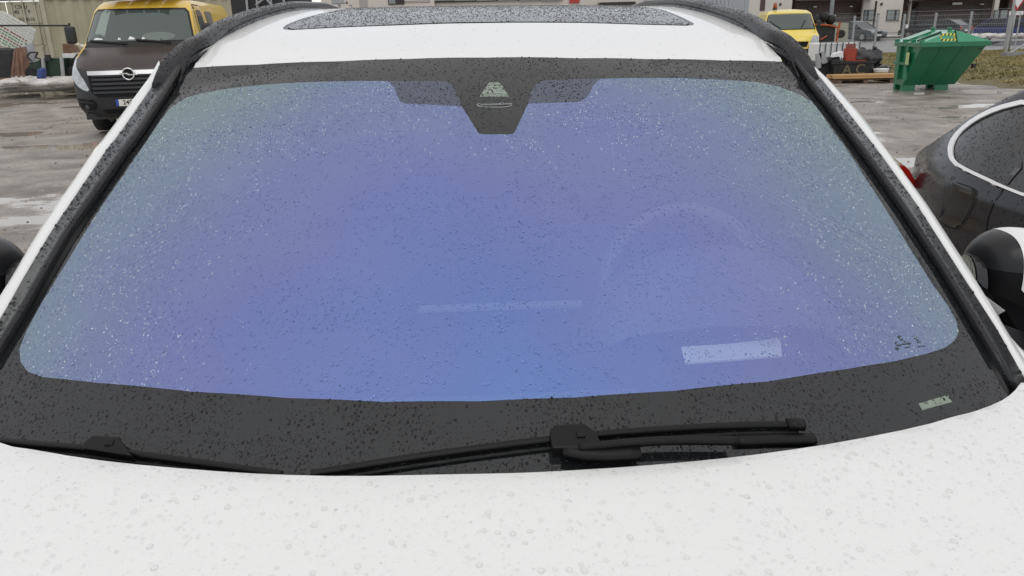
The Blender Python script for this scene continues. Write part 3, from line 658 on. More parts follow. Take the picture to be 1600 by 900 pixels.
di_full = [(1.05, 1.0), (1.30, 1.13), (1.77, 1.27)] + di + []
patch('window_surround', do_full, [di_full], f_side(.009), .04, mat('polished aluminium strip', (.88, .87, .85), .3, metal=.35), coupe, thick=.006, edge=.02)
patch('side_window', di_full, [], f_side(.003), .04, mat('dark wet side glass', (.012, .014, .013), .06, ior=1.6), coupe, thick=.002, edge=.03)
patch('window_gasket', do_full, [di_full], f_side(.004), .04, rubber, coupe, edge=.02)
seam_m = mat('panel gap black', (.003, .003, .003), .9)
def seam(pts, w=.003, name='panel_gap'):
    q = smooth_poly(pts, 1, False); mb = MB()
    for a, b in zip(q[:-1], q[1:]):
        a, b = np.array(a), np.array(b); d = b-a; d /= max(1e-6, np.linalg.norm(d)); n_ = np.array([-d[1], d[0]])*w/2
        mb.add([f_side(.0015)(*p) for p in (a-n_, b-n_, b+n_, a+n_)], [(0, 1, 2, 3)])
    return mb.build(name, seam_m, coupe)
fl = [(1495, 285), (1518, 292), (1528, 301), (1524, 317), (1512, 340), (1504, 353), (1492, 358), (1478, 354), (1465, 345)]
seam(sd_pts(fl)); 
seam(sd_pts([(1568, 294), (1562, 305), (1550, 325), (1543, 345), (1541, 365), (1545, 400)]), .005)
seam([(1.72, 1.30), (1.72, 1.0), (1.74, .8), (1.74, .4)], .007)
patch('fuel_flap', sd_pts([(1490, 287), (1517, 294), (1525, 302), (1521, 317), (1509, 339), (1503, 350), (1492, 355), (1479, 351), (1468, 343), (1474, 320)]), [], f_side(.0008), .03, cp_paint, coupe)
patch('window_post', sd_pts([(1571, 285), (1578, 288), (1600, 262), (1600, 250)]), [], f_side(.0095), .03, black_gloss, coupe)
tl = sd_pts([(1405, 258), (1412, 262), (1424, 283), (1424, 293), (1405, 290)]); yy = [p[0] for p in tl]
tc_ = [atY(x, y, 3.80)-coupe.location for x, y in ((1406, 257), (1414, 259), (1422, 267), (1431, 284), (1430, 293), (1406, 291))]
MB().add(tc_+[p+Vector((.06, .25, 0)) for p in tc_], [tuple(range(6)), tuple(range(6, 12))[::-1]]+[(i, 6+i, 6+(i+1) % 6, (i+1) % 6) for i in range(6)]).build('tail_light', mat('red lamp lens', (.45, .015, .01), .08, coat=1), coupe, bevel=.004)
hm = on_side(1578, 365)
MB().box(cl(x_side(hm[0], hm[1])-.03, hm[0]-.06, hm[1]), (.022, .22, .028)).build('door_handle', cp_paint, coupe, True, bevel=.008)
MB().box(cl(x_side(hm[0], hm[1])-.043, hm[0]-.06, hm[1]+.004), (.004, .21, .008)).build('handle_strip', chrome, coupe.children[-1], bevel=.001)
for Y in (3.25, .35):
    w = bpy.data.objects.new('wheel', None); C.objects.link(w); w.parent = coupe; w.location = cl(2.02, Y, .33)
    MB().cyl((-.10, 0, 0), (.10, 0, 0), .33, n=28).build('tyre', tyre, w, True); MB().cyl((-.106, 0, 0), (.10, 0, 0), .22, n=20).build('rim', alloy, w)

# ================================================================== VAN builder (front detail laid on a curved nose)
yellow = mat('yellow van paint', (.76, .50, .05), .35, coat=.5, var=.04, vscale=2)
yellow2 = mat('pale yellow van paint', (.80, .61, .075), .35, coat=.5, var=.05, vscale=2)
van_glass = mat('greenish van windscreen', (.055, .075, .066), .06, ior=1.6, coat=.3)
brown = mat('matt dark brown bonnet', (.045, .034, .029), .33, var=.18, vscale=1.5)
plastic = mat('dark grey bumper plastic', (.022, .023, .025), .5, bump=.05, bscale=80)
lampm = mat('clear lamp lens', (.42, .44, .45), .12, coat=1, var=.3, vscale=14)
def van(name, label, loc, rz, prof, wid, length, paint, hz, group):
    """prof: rows (z, y of the nose); wid: rows (z, half width)"""
    t = thing(name, label, 'van', loc, rz, group)
    Z = [p[0] for p in prof]; Yp = [p[1] for p in prof]; Zw = [p[0] for p in wid]; Ww = [p[1] for p in wid]
    def S(u, z, off=0):
        w = float(np.interp(z, Zw, Ww)); y = float(np.interp(z, Z, Yp)); k = abs(u)
        return Vector((u*w, y + .30*k**4 - off, z + off*.25))
    zz = sorted(set(list(np.linspace(.30, hz, 34)) + Z)); zz = [z for z in zz if .3 <= z <= hz]
    us = np.linspace(-1, 1, 25); rows = [[S(u, z) for u in us] for z in zz]
    MB().loft(rows, closed=False).build('front_shell', paint, t, True)
    for s in (-1, 1):
        rr = []
        for z in zz:
            a = S(s, z); rr.append([a, Vector((a.x, a.y*.5+.6, z)) if a.y < .6 else Vector((a.x, a.y+.02, z)), Vector((a.x, max(1.5, a.y+.1), z)), Vector((a.x, length*.6, z)), Vector((a.x*.985, length, z))])
        MB().loft(rr, closed=False).build('side_shell', paint, t, True)
        for y in (.95, length-.9):
            w = bpy.data.objects.new('wheel', None); C.objects.link(w); w.parent = t; w.location = (s*.83, y, .34)
            MB().cyl((-.11, 0, 0), (.11, 0, 0), .34, n=24).build('tyre', tyre, w, True); MB().cyl((-.115, 0, 0), (.115, 0, 0), .2, n=18).build('rim', alloy, w)
    wt = Ww[-1]; ytop = Yp[-1]
    MB().loft([[Vector((u*wt, ytop+.30*abs(u)**4, hz+.0)) for u in us], [Vector((u*wt, ytop+.5, hz+.05*(1-u*u))) for u in us], [Vector((u*wt, length, hz+.04*(1-u*u))) for u in us]], closed=False).build('roof', paint, t, True)
    rw = [Vector((S(1, z).x*.985, length, z)) for z in zz]; rw = rw + [Vector((-p.x, p.y, p.z)) for p in rw[::-1]]; MB().add(rw, [tuple(range(len(rw)))]).build('rear_wall', paint, t)
    MB().box((0, length/2, .32), (1.7, length-.3, .1)).build('underbody', plastic, t)
    return t, S
def ov(name, poly, S, off, m, t, hole=None, step=.06, thick=.0):
    return patch(name, poly, hole or [], lambda u, z: S(u, z, off), step, m, t, thick=thick, edge=.04)
vprof = [(.28, .10), (.42, -.01), (.62, -.05), (.80, -.03), (1.0, .02), (1.12, .08), (1.28, .28), (1.43, .62), (1.50, .72), (2.05, 1.20), (2.13, 1.32), (2.22, 1.55), (2.24, 1.75)]
vwid = [(.28, .88), (.5, .97), (1.0, 1.0), (1.4, .97), (1.5, .94), (2.05, .84), (2.20, .78), (2.24, .72)]
vp = atY(204, 130, 13.5); 
v1, S1 = van('parked_van', 'yellow crew cab van with matt brown bonnet and black bumper', (vp.x, 13.5, gz(vp.x, 13.5)+.03), R(9), vprof, vwid, 5.2, yellow, 2.24, 'yellow vans in the yard')
ov('nose_panel', [(-1, .30), (1, .30), (1, 1.2), (.9, 1.12), (-.9, 1.12), (-1, 1.2)], S1, .006, plastic, v1)
ov('bumper', [(-1, .30), (-.7, .30), (.7, .30), (1, .30), (1, .86), (.86, .76), (.66, .70), (.55, .62), (-.55, .62), (-.66, .70), (-.86, .76), (-1, .86)], S1, .012, plastic, v1, thick=.01)
ov('bonnet', [(-.90, 1.12), (-.66, 1.055), (.66, 1.055), (.90, 1.12), (.97, 1.22), (.93, 1.44), (-.93, 1.44), (-.97, 1.22)], S1, .012, brown, v1, thick=.01)
ov('grille_panel', [(-.66, .72), (-.55, .64), (.55, .64), (.66, .72), (.68, 1.0), (-.68, 1.0)], S1, .010, seam_m, v1)
for z in (.70, .77, .84, .91, .975):
    ov('grille_bar', [(-.62, z), (.62, z), (.62, z+.035), (-.62, z+.035)], S1, .026, plastic, v1, thick=.02)
ov('chrome_bar', [(-.67, 1.0), (.67, 1.0), (.69, 1.065), (-.69, 1.065)], S1, .036, mat('satin silver bar', (.62, .62, .62), .35, metal=.6), v1, thick=.02)
c0 = S1(0, 1.0, .055); mb = hoop(c0, .092, .014, Vector((1, 0, 0)), Vector((0, 0, 1))); em = mb.build('emblem_ring', chrome, v1, True)
MB().prism([(-.14, .018), (-.01, .020), (.022, -.002), (.15, -.006), (.14, -.020), (.0, -.022), (-.03, .0), (-.13, .003)], lambda u, v, d: c0+Vector((u, d, v)), -.012, .006).build('emblem_bolt', chrome, em)
MB().cyl(c0+Vector((0, .004, 0)), c0+Vector((0, .02, 0)), .1, n=24).build('emblem_back', seam_m, em)
for s in (-1, 1):
    ov('headlight', [(s*u, z) for u, z in ((1.0, 1.30), (.965, 1.27), (.93, 1.15), (.84, 1.04), (.76, .93), (.69, .77), (.72, .745), (.80, .765), (.90, .82), (.97, .90), (1.0, .98))], S1, .022, lampm, v1, thick=.012)
    hl = v1.children[-1]
    for u, z, r in ((.93, 1.0, .055), (.85, .91, .05)): 
        p = S1(s*u, z, .03); MB().cyl(p, p+Vector((0, -.012, 0)), r, n=16).build('lamp_reflector', chrome, hl)
    ov('fog_recess', [(s*.97, .62), (s*.66, .60), (s*.60, .52), (s*.70, .42), (s*.95, .46)], S1, .024, seam_m, v1)
    ov('bumper_trim', [(s*.98, .585), (s*.66, .555), (s*.66, .535), (s*.98, .56)], S1, .034, plastic, v1, thick=.01)
    p = S1(s*.80, .49, .02); MB().cyl(p, p+Vector((0, -.012, 0)), .035, n=14).build('fog_light', mat('dull lamp lens', (.08, .08, .08), .2), v1)
ov('lower_intake', [(-.5, .36), (.5, .36), (.55, .43), (-.55, .43)], S1, .024, seam_m, v1)
pm_ = S1(0, .54, .045)
pl = MB().box(pm_, (.52, .012, .11)).build('number_plate', mat('white plate', (.72, .70, .62), .4), v1); MB().box(pm_+Vector((-.24, -.003, 0)), (.045, .012, .11)).build('blue_band', mat('plate blue', (.02, .06, .35), .4), pl)
text('plate_number', '248  F', .105, Matrix.Translation(pm_+Vector((-.02, -.0075, 0))) @ Matrix.Rotation(R(90), 4, 'X'), seam_m, pl, .0005)
ws1 = [(-.93, 1.53), (.93, 1.53), (.955, 1.6), (.93, 1.99), (.88, 2.05), (-.88, 2.05), (-.93, 1.99), (-.955, 1.6)]
ov('windscreen_rubber', [(u*1.035, 1.78+(z-1.78)*1.14) for u, z in ws1], S1, .008, rubber, v1)
ov('windscreen', ws1, S1, .016, van_glass, v1)
ws = v1.children[-1]
ov('wiper_cowl', [(-.95, 1.44), (.95, 1.44), (.93, 1.515), (-.93, 1.515)], S1, .014, rubber, v1)
for a, b in (((-.85, 1.54), (-.15, 1.475)), ((.0, 1.54), (.62, 1.475))):
    ov('wiper', [a, (a[0]+.01, a[1]+.025), (b[0], b[1]+.03), b], S1, .035, wip_m, v1, thick=.01)
pale = mat('pale object behind glass', (.42, .46, .43), .6); paper = mat('white sheet behind glass', (.75, .76, .74), .6)
ov('painted_bright_view', [(-.80, 1.66), (-.58, 1.62), (-.56, 2.05), (-.70, 2.07), (-.76, 2.0)], S1, .018, mat('painted sky light through cab', (.24, .30, .26), .2), v1)  # pale patch on the glass, light through the cab put into its colour
ov('steering_wheel', [(.40+.30*math.cos(a), 1.60+.075*math.sin(a)) for a in np.linspace(0, 6.28, 16, endpoint=False)], S1, .018, mat('dim steering wheel', (.14, .17, .15), .4), v1)
for u, z, w, h in ((-.70, 1.575, .10, .025), (-.30, 1.57, .03, .025), (-.08, 1.575, .06, .035), (.13, 1.57, .03, .025)):
    ov('sheet_of_paper', [(u-w, z-h/2), (u+w, z-h/2), (u+w*.7, z+h*.35), (u-w*.6, z+h)], S1, .020, paper, v1)
for s in (-1, 1):
    q = S1(s, 1.52); m_ = bpy.data.objects.new('door_mirror', None); C.objects.link(m_); m_.parent = v1
    MB().box(q+Vector((s*.22, .02, .14)), (.17, .11, .30)).build('mirror_shell', plastic, m_, True, bevel=.045, seg=3)
    MB().tube([q+Vector((s*.0, .05, -.06)), q+Vector((s*.10, .03, -.04)), q+Vector((s*.20, .02, .02))], .03, 8).build('mirror_arm', paint_w if False else mat('white mirror arm', (.7, .7, .62), .4), m_, True)
def side_poly(name, pts, S, off, m, t, s=1):
    # points (y, z) on the flat van side
    def f(y, z):
        a = S(s, z); return (a.x+s*off, y, z)
    return patch(name, pts, [], f, .15, m, t, edge=.08)
for s in (-1, 1):
    side_poly('door_gap', [(1.52, 1.45), (1.68, 2.10), (1.75, 2.16), (2.28, 2.16), (2.34, 2.1), (2.36, 1.2), (1.35, 1.2)], S1, .003, seam_m, v1, s)
    side_poly('door_skin', [(1.55, 1.45), (1.70, 2.09), (1.77, 2.14), (2.26, 2.14), (2.315, 2.08), (2.335, 1.2), (1.38, 1.2)], S1, .006, yellow, v1, s)
    side_poly('door_window', [(1.62, 1.52), (1.78, 2.0), (1.86, 2.06), (2.18, 2.06), (2.24, 2.0), (2.26, 1.5)], S1, .010, dark_glass, v1, s)
    side_poly('rear_window', [(2.55, 1.5), (2.57, 2.0), (2.62, 2.05), (3.15, 2.05), (3.2, 2.0), (3.2, 1.5)], S1, .006, dark_glass, v1, s)
# load lying on the roof of the van
wood_pink = mat('pinkish painted boards', (.42, .24, .18), .6, var=.2, vscale=8)
Mv = Matrix.Translation(v1.location) @ Matrix.Rotation(R(9), 4, 'Z')
def at_v1(x, y, z): return Mv @ Vector((x, y, z))
ld = thing('roof_boards', 'pinkish boards and ladder lashed on the roof of the brown bonnet van', 'boards', at_v1(0, 2.6, 2.35), R(9))
for k, x in enumerate((-.45, -.15, .15, .45)): MB().box((x, 0, .07+.01*(k % 2)), (.26, 3.0, .05)).build('board', wood_pink, ld, bevel=.004)
for y in (-1.1, 1.1): MB().box((0, y, .0), (1.35, .06, .08)).build('rack_bar', mat('grey steel', (.22, .23, .24), .5, metal=.4), ld)
MB().box((-.42, -1.3, .11), (.10, .05, .10)).build('blue_strap', mat('blue strap', (.03, .12, .5), .5), ld, bevel=.01)

# second van farther right
rprof = [(.30, .06), (.6, 0), (.95, .04), (1.10, .12), (1.25, .45), (1.32, .55), (1.85, 1.05), (1.93, 1.25), (1.97, 1.5)]
rwid = [(.3, .88), (.6, .94), (1.1, .95), (1.3, .90), (1.85, .76), (1.97, .66)]
YV = 28.0; q = atY(1235, 90, YV)
v2, S2 = van('parked_van', 'pale yellow van with orange beacon behind the junk pile', (q.x, YV, 0), R(-12), rprof, rwid, 4.6, yellow2, 1.97, 'yellow vans in the yard')
ws2 = [(-.93, 1.34), (.93, 1.34), (.95, 1.40), (.92, 1.80), (.88, 1.84), (-.88, 1.84), (-.92, 1.80), (-.95, 1.40)]
ov('windscreen_rubber', [(u*1.03, 1.59+(z-1.59)*1.1) for u, z in ws2], S2, .01, rubber, v2); ov('windscreen', ws2, S2, .02, van_glass, v2)
for s in (-1, 1):
    ov('headlight', [(s*.66, .80), (s*.98, .82), (s*.99, 1.08), (s*.78, 1.12), (s*.70, 1.0)], S2, .03, lampm, v2, thick=.02)
    ov('indicator', [(s*.60, .70), (s*.98, .72), (s*.98, .80), (s*.62, .79)], S2, .03, mat('orange lens', (.6, .14, .02), .2), v2, thick=.02)
    ov('wiper', [(s*.38, 1.36), (s*.42, 1.36), (s*.62+(-.25 if s < 0 else .0), 1.62), (s*.58+(-.25 if s < 0 else 0), 1.62)], S2, .04, wip_m, v2, thick=.01)
    p = S2(s, 1.4); MB().box(p+Vector((s*.12, .1, .1)), (.14, .1, .24)).build('door_mirror', plastic, v2, bevel=.03)
ov('bumper', [(-1, .32), (1, .32), (1, .68), (-1, .68)], S2, .02, plastic, v2, thick=.02)
ov('grille', [(-.55, .74), (.55, .74), (.6, .92), (-.6, .92)], S2, .02, seam_m, v2, thick=.01)
bc = thing('orange_beacon', 'dark orange warning beacon on the roof of the pale yellow van', 'beacon', Matrix.Translation(v2.location) @ Vector((-.10, 1.75, 2.0)))
MB().cyl((0, 0, 0), (0, 0, .07), .08, n=14).build('base', plastic, bc); MB().cyl((0, 0, .06), (0, 0, .24), .075, .055, n=14).build('lens', mat('dark orange lens', (.30, .05, .02), .2), bc, True)

# ================================================================== CONTAINER, SIGN AND JUNK at the left
cont_m = mat('cream container paint', (.40, .37, .27), .55, var=.12, vscale=1.2, bump=.05)
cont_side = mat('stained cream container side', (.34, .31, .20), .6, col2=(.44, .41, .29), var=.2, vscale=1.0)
rust = mat('rusty steel', (.10, .05, .03), .7, col2=(.22, .12, .07), var=.4, vscale=5)
darkm = mat('dirty black steel', (.018, .018, .018), .6, var=.3, vscale=5)
greym = mat('galvanised steel', (.36, .37, .37), .45, metal=.3, var=.1, vscale=12)
ct = thing('shipping_container', 'cream shipping container with locking bars and lettered doors behind the junk', 'container')
pc = atY(86, 100, 28.5); pc.z = 1.62-44*28.5/1225
HC = 2.6; ct.location = (pc.x, 28.5, pc.z-.12); ct.rotation_euler = (0, 0, R(8))
MB().box((0, 0, HC/2), (.14, .16, HC)).build('corner_post', cont_m, ct)
MB().box((-1.22, .05, HC-.07), (2.3, .12, .14)).build('top_rail', darkm, ct); MB().box((-1.22, .05, .09), (2.3, .12, .18)).build('bottom_rail', cont_m, ct)
MB().box((-2.45, 0, HC/2), (.14, .16, HC)).build('corner_post', cont_m, ct)
for k, xc in enumerate((-.63, -1.80)):
    d = MB().box((xc, .06, 1.30), (1.12, .05, 2.24)).build('door', cont_m, ct)
    for zc, hh_ in ((2.02, .62), (1.30, .62), (.58, .62)):
        for xo in (-.27, .27): MB().box((xc+xo, .03, zc), (.46, .03, hh_)).build('door_panel', cont_m, d, bevel=.01)
    for xo in (-.40, -.02, .36 if k == 0 else .38):
        MB().cyl((xc+xo, -.02, .2), (xc+xo, -.02, 2.48), .022, n=8).build('locking_bar', cont_m, d, True)
        for z in (.3, .95, 1.65, 2.4): MB().box((xc+xo, -.03, z), (.09, .05, .05)).build('bar_bracket', cont_m, d)
letm = mat('faded dark lettering', (.07, .07, .06), .8)
text('lettering', 'CSLU\n40  5  9', .17, Matrix.Translation((-.72, .008, 2.17)) @ Matrix.Rotation(R(90), 4, 'X'), letm, ct, .002)
text('lettering', 'SG 8510', .15, Matrix.Translation((-.62, .008, 1.84)) @ Matrix.Rotation(R(90), 4, 'X'), letm, ct, .002)
nb = 22; L_ = 8.5
for side_x in (0,):
    # corrugated long side going away to the right
    vs = []; yy = 0; pts_ = []
    for k in range(nb*4+1):
        t_ = k/(nb*4)*L_; dpt = (0, .05, .05, 0)[k % 4]; pts_.append((t_, dpt))
    rows = [[Vector((.07+t_*math.cos(R(18)), .02+t_*math.sin(R(18))+d_, z)) for t_, d_ in pts_] for z in (.14, 2.48)]
    MB().loft(rows, closed=False).build('corrugated_side', cont_side, ct)
    MB().box((.07+L_/2*math.cos(R(18)), .03+L_/2*math.sin(R(18)), 2.54), (L_, .1, .12), rz=R(18)).build('side_top_rail', rust, ct)
    MB().box((.07+L_/2*math.cos(R(18)), .03+L_/2*math.sin(R(18)), .08), (L_, .1, .16), rz=R(18)).build('side_bottom_rail', cont_side, ct)
def gpt(x, y, Y): p = atY(x, y, Y); return p
# tilted printed board
sgn = thing('printed_board', 'tilted white board with rows of red and green print propped on the junk', 'board')
Ys = 24.0; cs = [gpt(*p, Ys) for p in ((6, 18), (56, 47), (50, 66), (30, 78), (-40, 62), (-34, 10))]; o_ = cs[0].copy(); sgn.location = o_
cs = [c-o_ for c in cs]; vs = cs + [c+Vector((0, .03, 0)) for c in cs]
MB().add(vs, [tuple(range(6)), tuple(range(6, 12))[::-1]] + [(i, 6+i, 6+(i+1) % 6, (i+1) % 6) for i in range(6)]).build('board', mat('dirty white board', (.62, .62, .56), .6, var=.08, vscale=6), sgn)
prm = [mat('green print', (.16, .27, .13), .7), mat('red print', (.30, .10, .08), .7), mat('pale print line', (.40, .42, .36), .7)]
ux = (gpt(56, 47, Ys)-gpt(6, 18, Ys)).normalized(); uy = (gpt(-20, 60, Ys)-gpt(6, 18, Ys)).normalized()
uy = (uy-ux*uy.dot(ux)).normalized()
for r_ in range(11):
    m_ = prm[0] if r_ in (5, 6, 8, 9) else prm[1] if r_ in (4, 7, 10) else prm[2]
    mb = MB()
    for c_ in range(-6, 13):
        a = ux*(.05+c_*.095+.02*random.random())+uy*(.07+r_*.085)+Vector((0, -.004, 0)); wd = .05+.03*random.random(); hh_ = .045 if r_ > 3 else .02
        q4 = [a, a+ux*wd, a+ux*wd+uy*hh_, a+uy*hh_]
        uv = [((q.dot(ux)), q.dot(uy)) for q in q4]
        cpoly = [(c.dot(ux), c.dot(uy)) for c in cs]
        if all(inpoly([p[0]], [p[1]], cpoly)[0] for p in uv): mb.add(q4, [(0, 1, 2, 3)])
    if mb.v: mb.build('print_row', m_, sgn)
def quadbox(name, label, cat, px, Y, depth, m, lean=0, bev=.01, pname='panel', group=None):
    """a block whose front outline is traced at distance Y and given its own depth"""
    c = [gpt(x, y, Y) for x, y in px]; o = sum(c, Vector())/len(c); o.z = min(q.z for q in c)
    t = thing(name, label, cat, o, 0, group); c = [q-o for q in c]; zmin = 0; zmax = max(q.z for q in c)
    c = [Vector((q.x, q.y+lean*(q.z/(zmax+1e-6)), q.z)) for q in c]; n = len(c); vs = c + [q+Vector((0, depth, 0)) for q in c]
    MB().add(vs, [tuple(range(n)), tuple(range(n, 2*n))[::-1]] + [(i, n+i, n+(i+1) % n, (i+1) % n) for i in range(n)]).build(pname, m, t, bevel=bev)
    return t
quadbox('steel_crate', 'black rusty steel crate below the printed board', 'crate', [(-30, 124), (18, 124), (16, 96), (4, 78), (-30, 76)], 23, 1.2, darkm)
t = quadbox('rusty_sheet', 'rusty brown steel sheet leaning on the black crate', 'steel sheet', [(16, 124), (44, 121), (40, 105), (22, 74), (6, 76), (10, 100)], 22.6, .08, rust, lean=.5)
for dx in (6, 15, 24):
    a, b = gpt(10+dx*.5, 80, 22.5)-t.location, gpt(16+dx*.95, 120, 22.5)-t.location; MB().cyl(a+Vector((0, .30, 0)), b-Vector((0, .04, 0)), .03, n=6).build('rib', rust, t)
quadbox('white_sheet', 'pale grey sheet standing right of the rusty steel sheet', 'sheet', [(34, 100), (56, 97), (50, 66), (28, 76)], 23.6, .05, mat('pale grey sheet', (.40, .41, .44), .6, var=.08))
t = thing('wire_frame', 'bent black wire frame standing before the container doors', 'frame', gpt(50, 96, 22.4))
MB().tube([gpt(x, y, 22.4)-t.location for x, y in ((50, 96), (42, 88), (47, 82), (59, 82), (55, 90), (63, 92), (64, 100))], .022, 6).build('wire', darkm, t)
t = quadbox('green_trailer', 'low dark green tipping trailer between the crate and the van', 'trailer', [(42, 104), (66, 91), (98, 91), (100, 121), (70, 121), (62, 112)], 22.5, 1.6, mat('dark green paint', (.012, .035, .018), .5, var=.4, vscale=3), pname='tub')
for x in (67, 96): MB().cyl(gpt(x, 90, 22.4)-t.location, gpt(x+3, 122, 22.4)-t.location, .05, n=8).build('upright', greym, t)
MB().box(gpt(75, 90, 22.4)-t.location, (.12, .1, .15)).build('latch', darkm, t)
for x in (52, 112):
    MB().cyl(gpt(x, 116, 22.6)-t.location, gpt(x, 116, 22.6)-t.location+Vector((0, .2, 0)), .22, n=16).build('wheel', tyre, t)
t = quadbox('blue_canister', 'blue plastic canister on the ground before the green trailer', 'canister', [(57, 123), (65, 123), (66, 109), (62, 106), (57, 109)], 21.8, .25, mat('blue plastic', (.03, .06, .22), .4), bev=.03, pname='body')
quadbox('dark_scrap', 'dark scrap heap between green trailer and brown bonnet van', 'scrap', [(98, 122), (132, 122), (132, 88), (120, 85), (112, 92), (99, 94)], 22.8, 1.4, darkm, pname='heap')
t = quadbox('white_box', 'white box with a dark lid standing on the dark scrap heap', 'box', [(98, 91), (117, 91), (118, 83), (97, 84)], 22.9, .5, mat('white plastic', (.7, .7, .68), .5), pname='box')
c = [gpt(x, y, 22.9)-t.location for x, y in ((99, 83), (115, 82), (108, 69), (97, 68))]
MB().add(c+[q+Vector((0, .4, 0)) for q in c], [(0, 1, 2, 3), (7, 6, 5, 4), (0, 4, 5, 1), (1, 5, 6, 2), (2, 6, 7, 3), (3, 7, 4, 0)]).build('lid', rust, t, bevel=.01)
t = thing('pole_frame', 'thin dark pole frame standing in front of the container', 'frame', gpt(109, 96, 23.4)); 
a, b, c = (gpt(*p, 23.4)-t.location for p in ((-20, 40), (108, 40), (110, 96))); MB().tube([a, b, c], .025, 6).build('pole', darkm, t); MB().tube([gpt(108, 36, 23.4)-t.location, b], .03, 6).build('post_cap', darkm, t)
t = thing('red_lamp', 'small red lamp beside the van at the scrap heap', 'lamp', gpt(126, 100, 21)); MB().box((0, 0, .06), (.14, .08, .16)).build('lens', mat('red lamp lens', (.45, .015, .01), .1), t, bevel=.02); MB().box((0, .06, -.02), (.1, .06, .1)).build('bracket', darkm, t)
t = quadbox('wooden_pallet', 'low brown wooden pallet under the black rusty crate', 'pallet', [(-20, 129), (20, 127), (20, 123), (-20, 124)], 22.2, .8, rust, pname='deck')
# old snow and ice slush along the junk
def heap(name, label, px, Y, w, h, n, m, seed, cat=None, kind='stuff'):
    rnd = random.Random(seed); mb = MB()
    for i in range(n):
        u = rnd.random(); x = px[0]+(px[1]-px[0])*u; yp = px[2]+(px[3]-px[2])*u; p = gpt(x, yp, Y); c = Vector((p.x, Y+rnd.uniform(0, w), p.z+rnd.uniform(-.03, .02))); r_ = rnd.uniform(.4, 1)*h
        bm = bmesh.new(); bmesh.ops.create_icosphere(bm, subdivisions=2, radius=1)
        vs = [Vector((v.co.x*r_*2.6, v.co.y*r_*1.8, v.co.z*r_*.8))*(1+.45*noise.noise(v.co*1.5+Vector((i, seed, 0)))+.25*noise.noise(v.co*4+Vector((i, 0, seed)))) + c for v in bm.verts]; fs = [tuple(v.index for v in f.verts) for f in bm.faces]; bm.free(); mb.add(vs, fs)
    return tag(mb.build(name, m, None, True), label, cat, None, kind)
snow = mat('old dirty snow', (.36, .32, .28), .6, col2=(.74, .71, .68), var=.2, vscale=3, bump=.4, bscale=9)
heap('dirty_snow', 'strip of old dirty snow in front of the junk', (-40, 140, 131, 129), 20.6, 2.2, .11, 190, snow, 3)

# ================================================================== JUNK PILE, PLANKS, DUMPSTER at the right
YJ = 21.8
t = quadbox('black_crate', 'black box painted with the letters AC under the junk pile', 'box', [(1304, 127), (1366, 125), (1366, 97), (1302, 94)], YJ, 1.1, darkm, pname='box')
a = gpt(1334, 109, YJ-.01)-t.location; text('lettering', 'A C', .38, Matrix.Translation(a) @ Matrix.Rotation(R(90), 4, 'X'), mat('faded yellow paint', (.16, .13, .07), .8), t, .004)
MB().box(gpt(1334, 97.5, YJ-.02)-t.location, (1.2, .05, .06)).build('rim', darkm, t)
quadbox('dark_chest', 'black chest left of the lettered black box', 'chest', [(1274, 126), (1303, 127), (1303, 98), (1280, 96), (1274, 100)], YJ+.3, 1.2, darkm, pname='box')
plank = mat('fresh sawn timber', (.50, .29, .12), .55, var=.2, vscale=6, stretch=(.4, 4, 4)); oldw = mat('old wet timber', (.14, .085, .055), .6, var=.3, vscale=6)
pp = gpt(1353, 121, YJ-.9)
ptp = thing('wooden_pallet', 'old brown wooden pallet under the fresh planks right of the suv', 'pallet', (pp.x, YJ-.5, 0.0))
for k in range(4): MB().box((0, -.35+k*.26, .10), (1.62, .12, .025)).build('slat', oldw, ptp, bevel=.004)
for k in range(3): MB().box((-.7+k*.7, .04, .045), (.12, .95, .085)).build('runner', oldw, ptp, bevel=.004)
plabs = ['lowest front fresh yellow plank on the old pallet', 'second fresh yellow plank from the front in the lower layer', 'third fresh yellow plank from the front in the lower layer', 'rearmost fresh yellow plank in the lower layer', 'front fresh yellow plank of the upper layer on the pallet', 'middle fresh yellow plank of the upper layer on the pallet', 'rear fresh yellow plank of the upper layer on the pallet']
for k, (dx, dy, dz) in enumerate(((0, -.44, .155), (.02, -.28, .157), (-.03, -.12, .153), (.01, .04, .156), (0, -.40, .205), (.03, -.22, .207), (-.04, -.06, .204))):
    tag(MB().box((pp.x+dx, YJ-.45+dy, dz), (1.66, .14, .045), rz=R(random.uniform(-1.5, 1.5))).build('plank', plank, None, bevel=.003), plabs[k], 'plank', 'fresh planks on the pallet')
t = thing('red_canister', 'orange red drum standing on the junk pile', 'drum', gpt(1327, 94, YJ+.3))
MB().cyl((0, 0, 0), (0, 0, .30), .175, n=20).build('drum', mat('orange red plastic', (.34, .05, .025), .45, var=.15), t, bevel=.01); MB().cyl((0, 0, .30), (0, 0, .43), .13, n=18).build('neck', mat('faded red', (.22, .07, .05), .6), t, bevel=.01); MB().cyl((0, 0, .28), (0, 0, .31), .185, n=20).build('rim', mat('orange red plastic', (.3, .04, .02), .5), t); MB().box((.12, -.05, -.01), (.55, .3, .03)).build('tray', mat('orange red plastic', (.3, .04, .02), .5), t)
bagm = mat('black plastic bag', (.014, .014, .016), .28, bump=.9, bscale=7); bagg = mat('dark grey sack', (.05, .046, .048), .6, bump=.5, bscale=7)
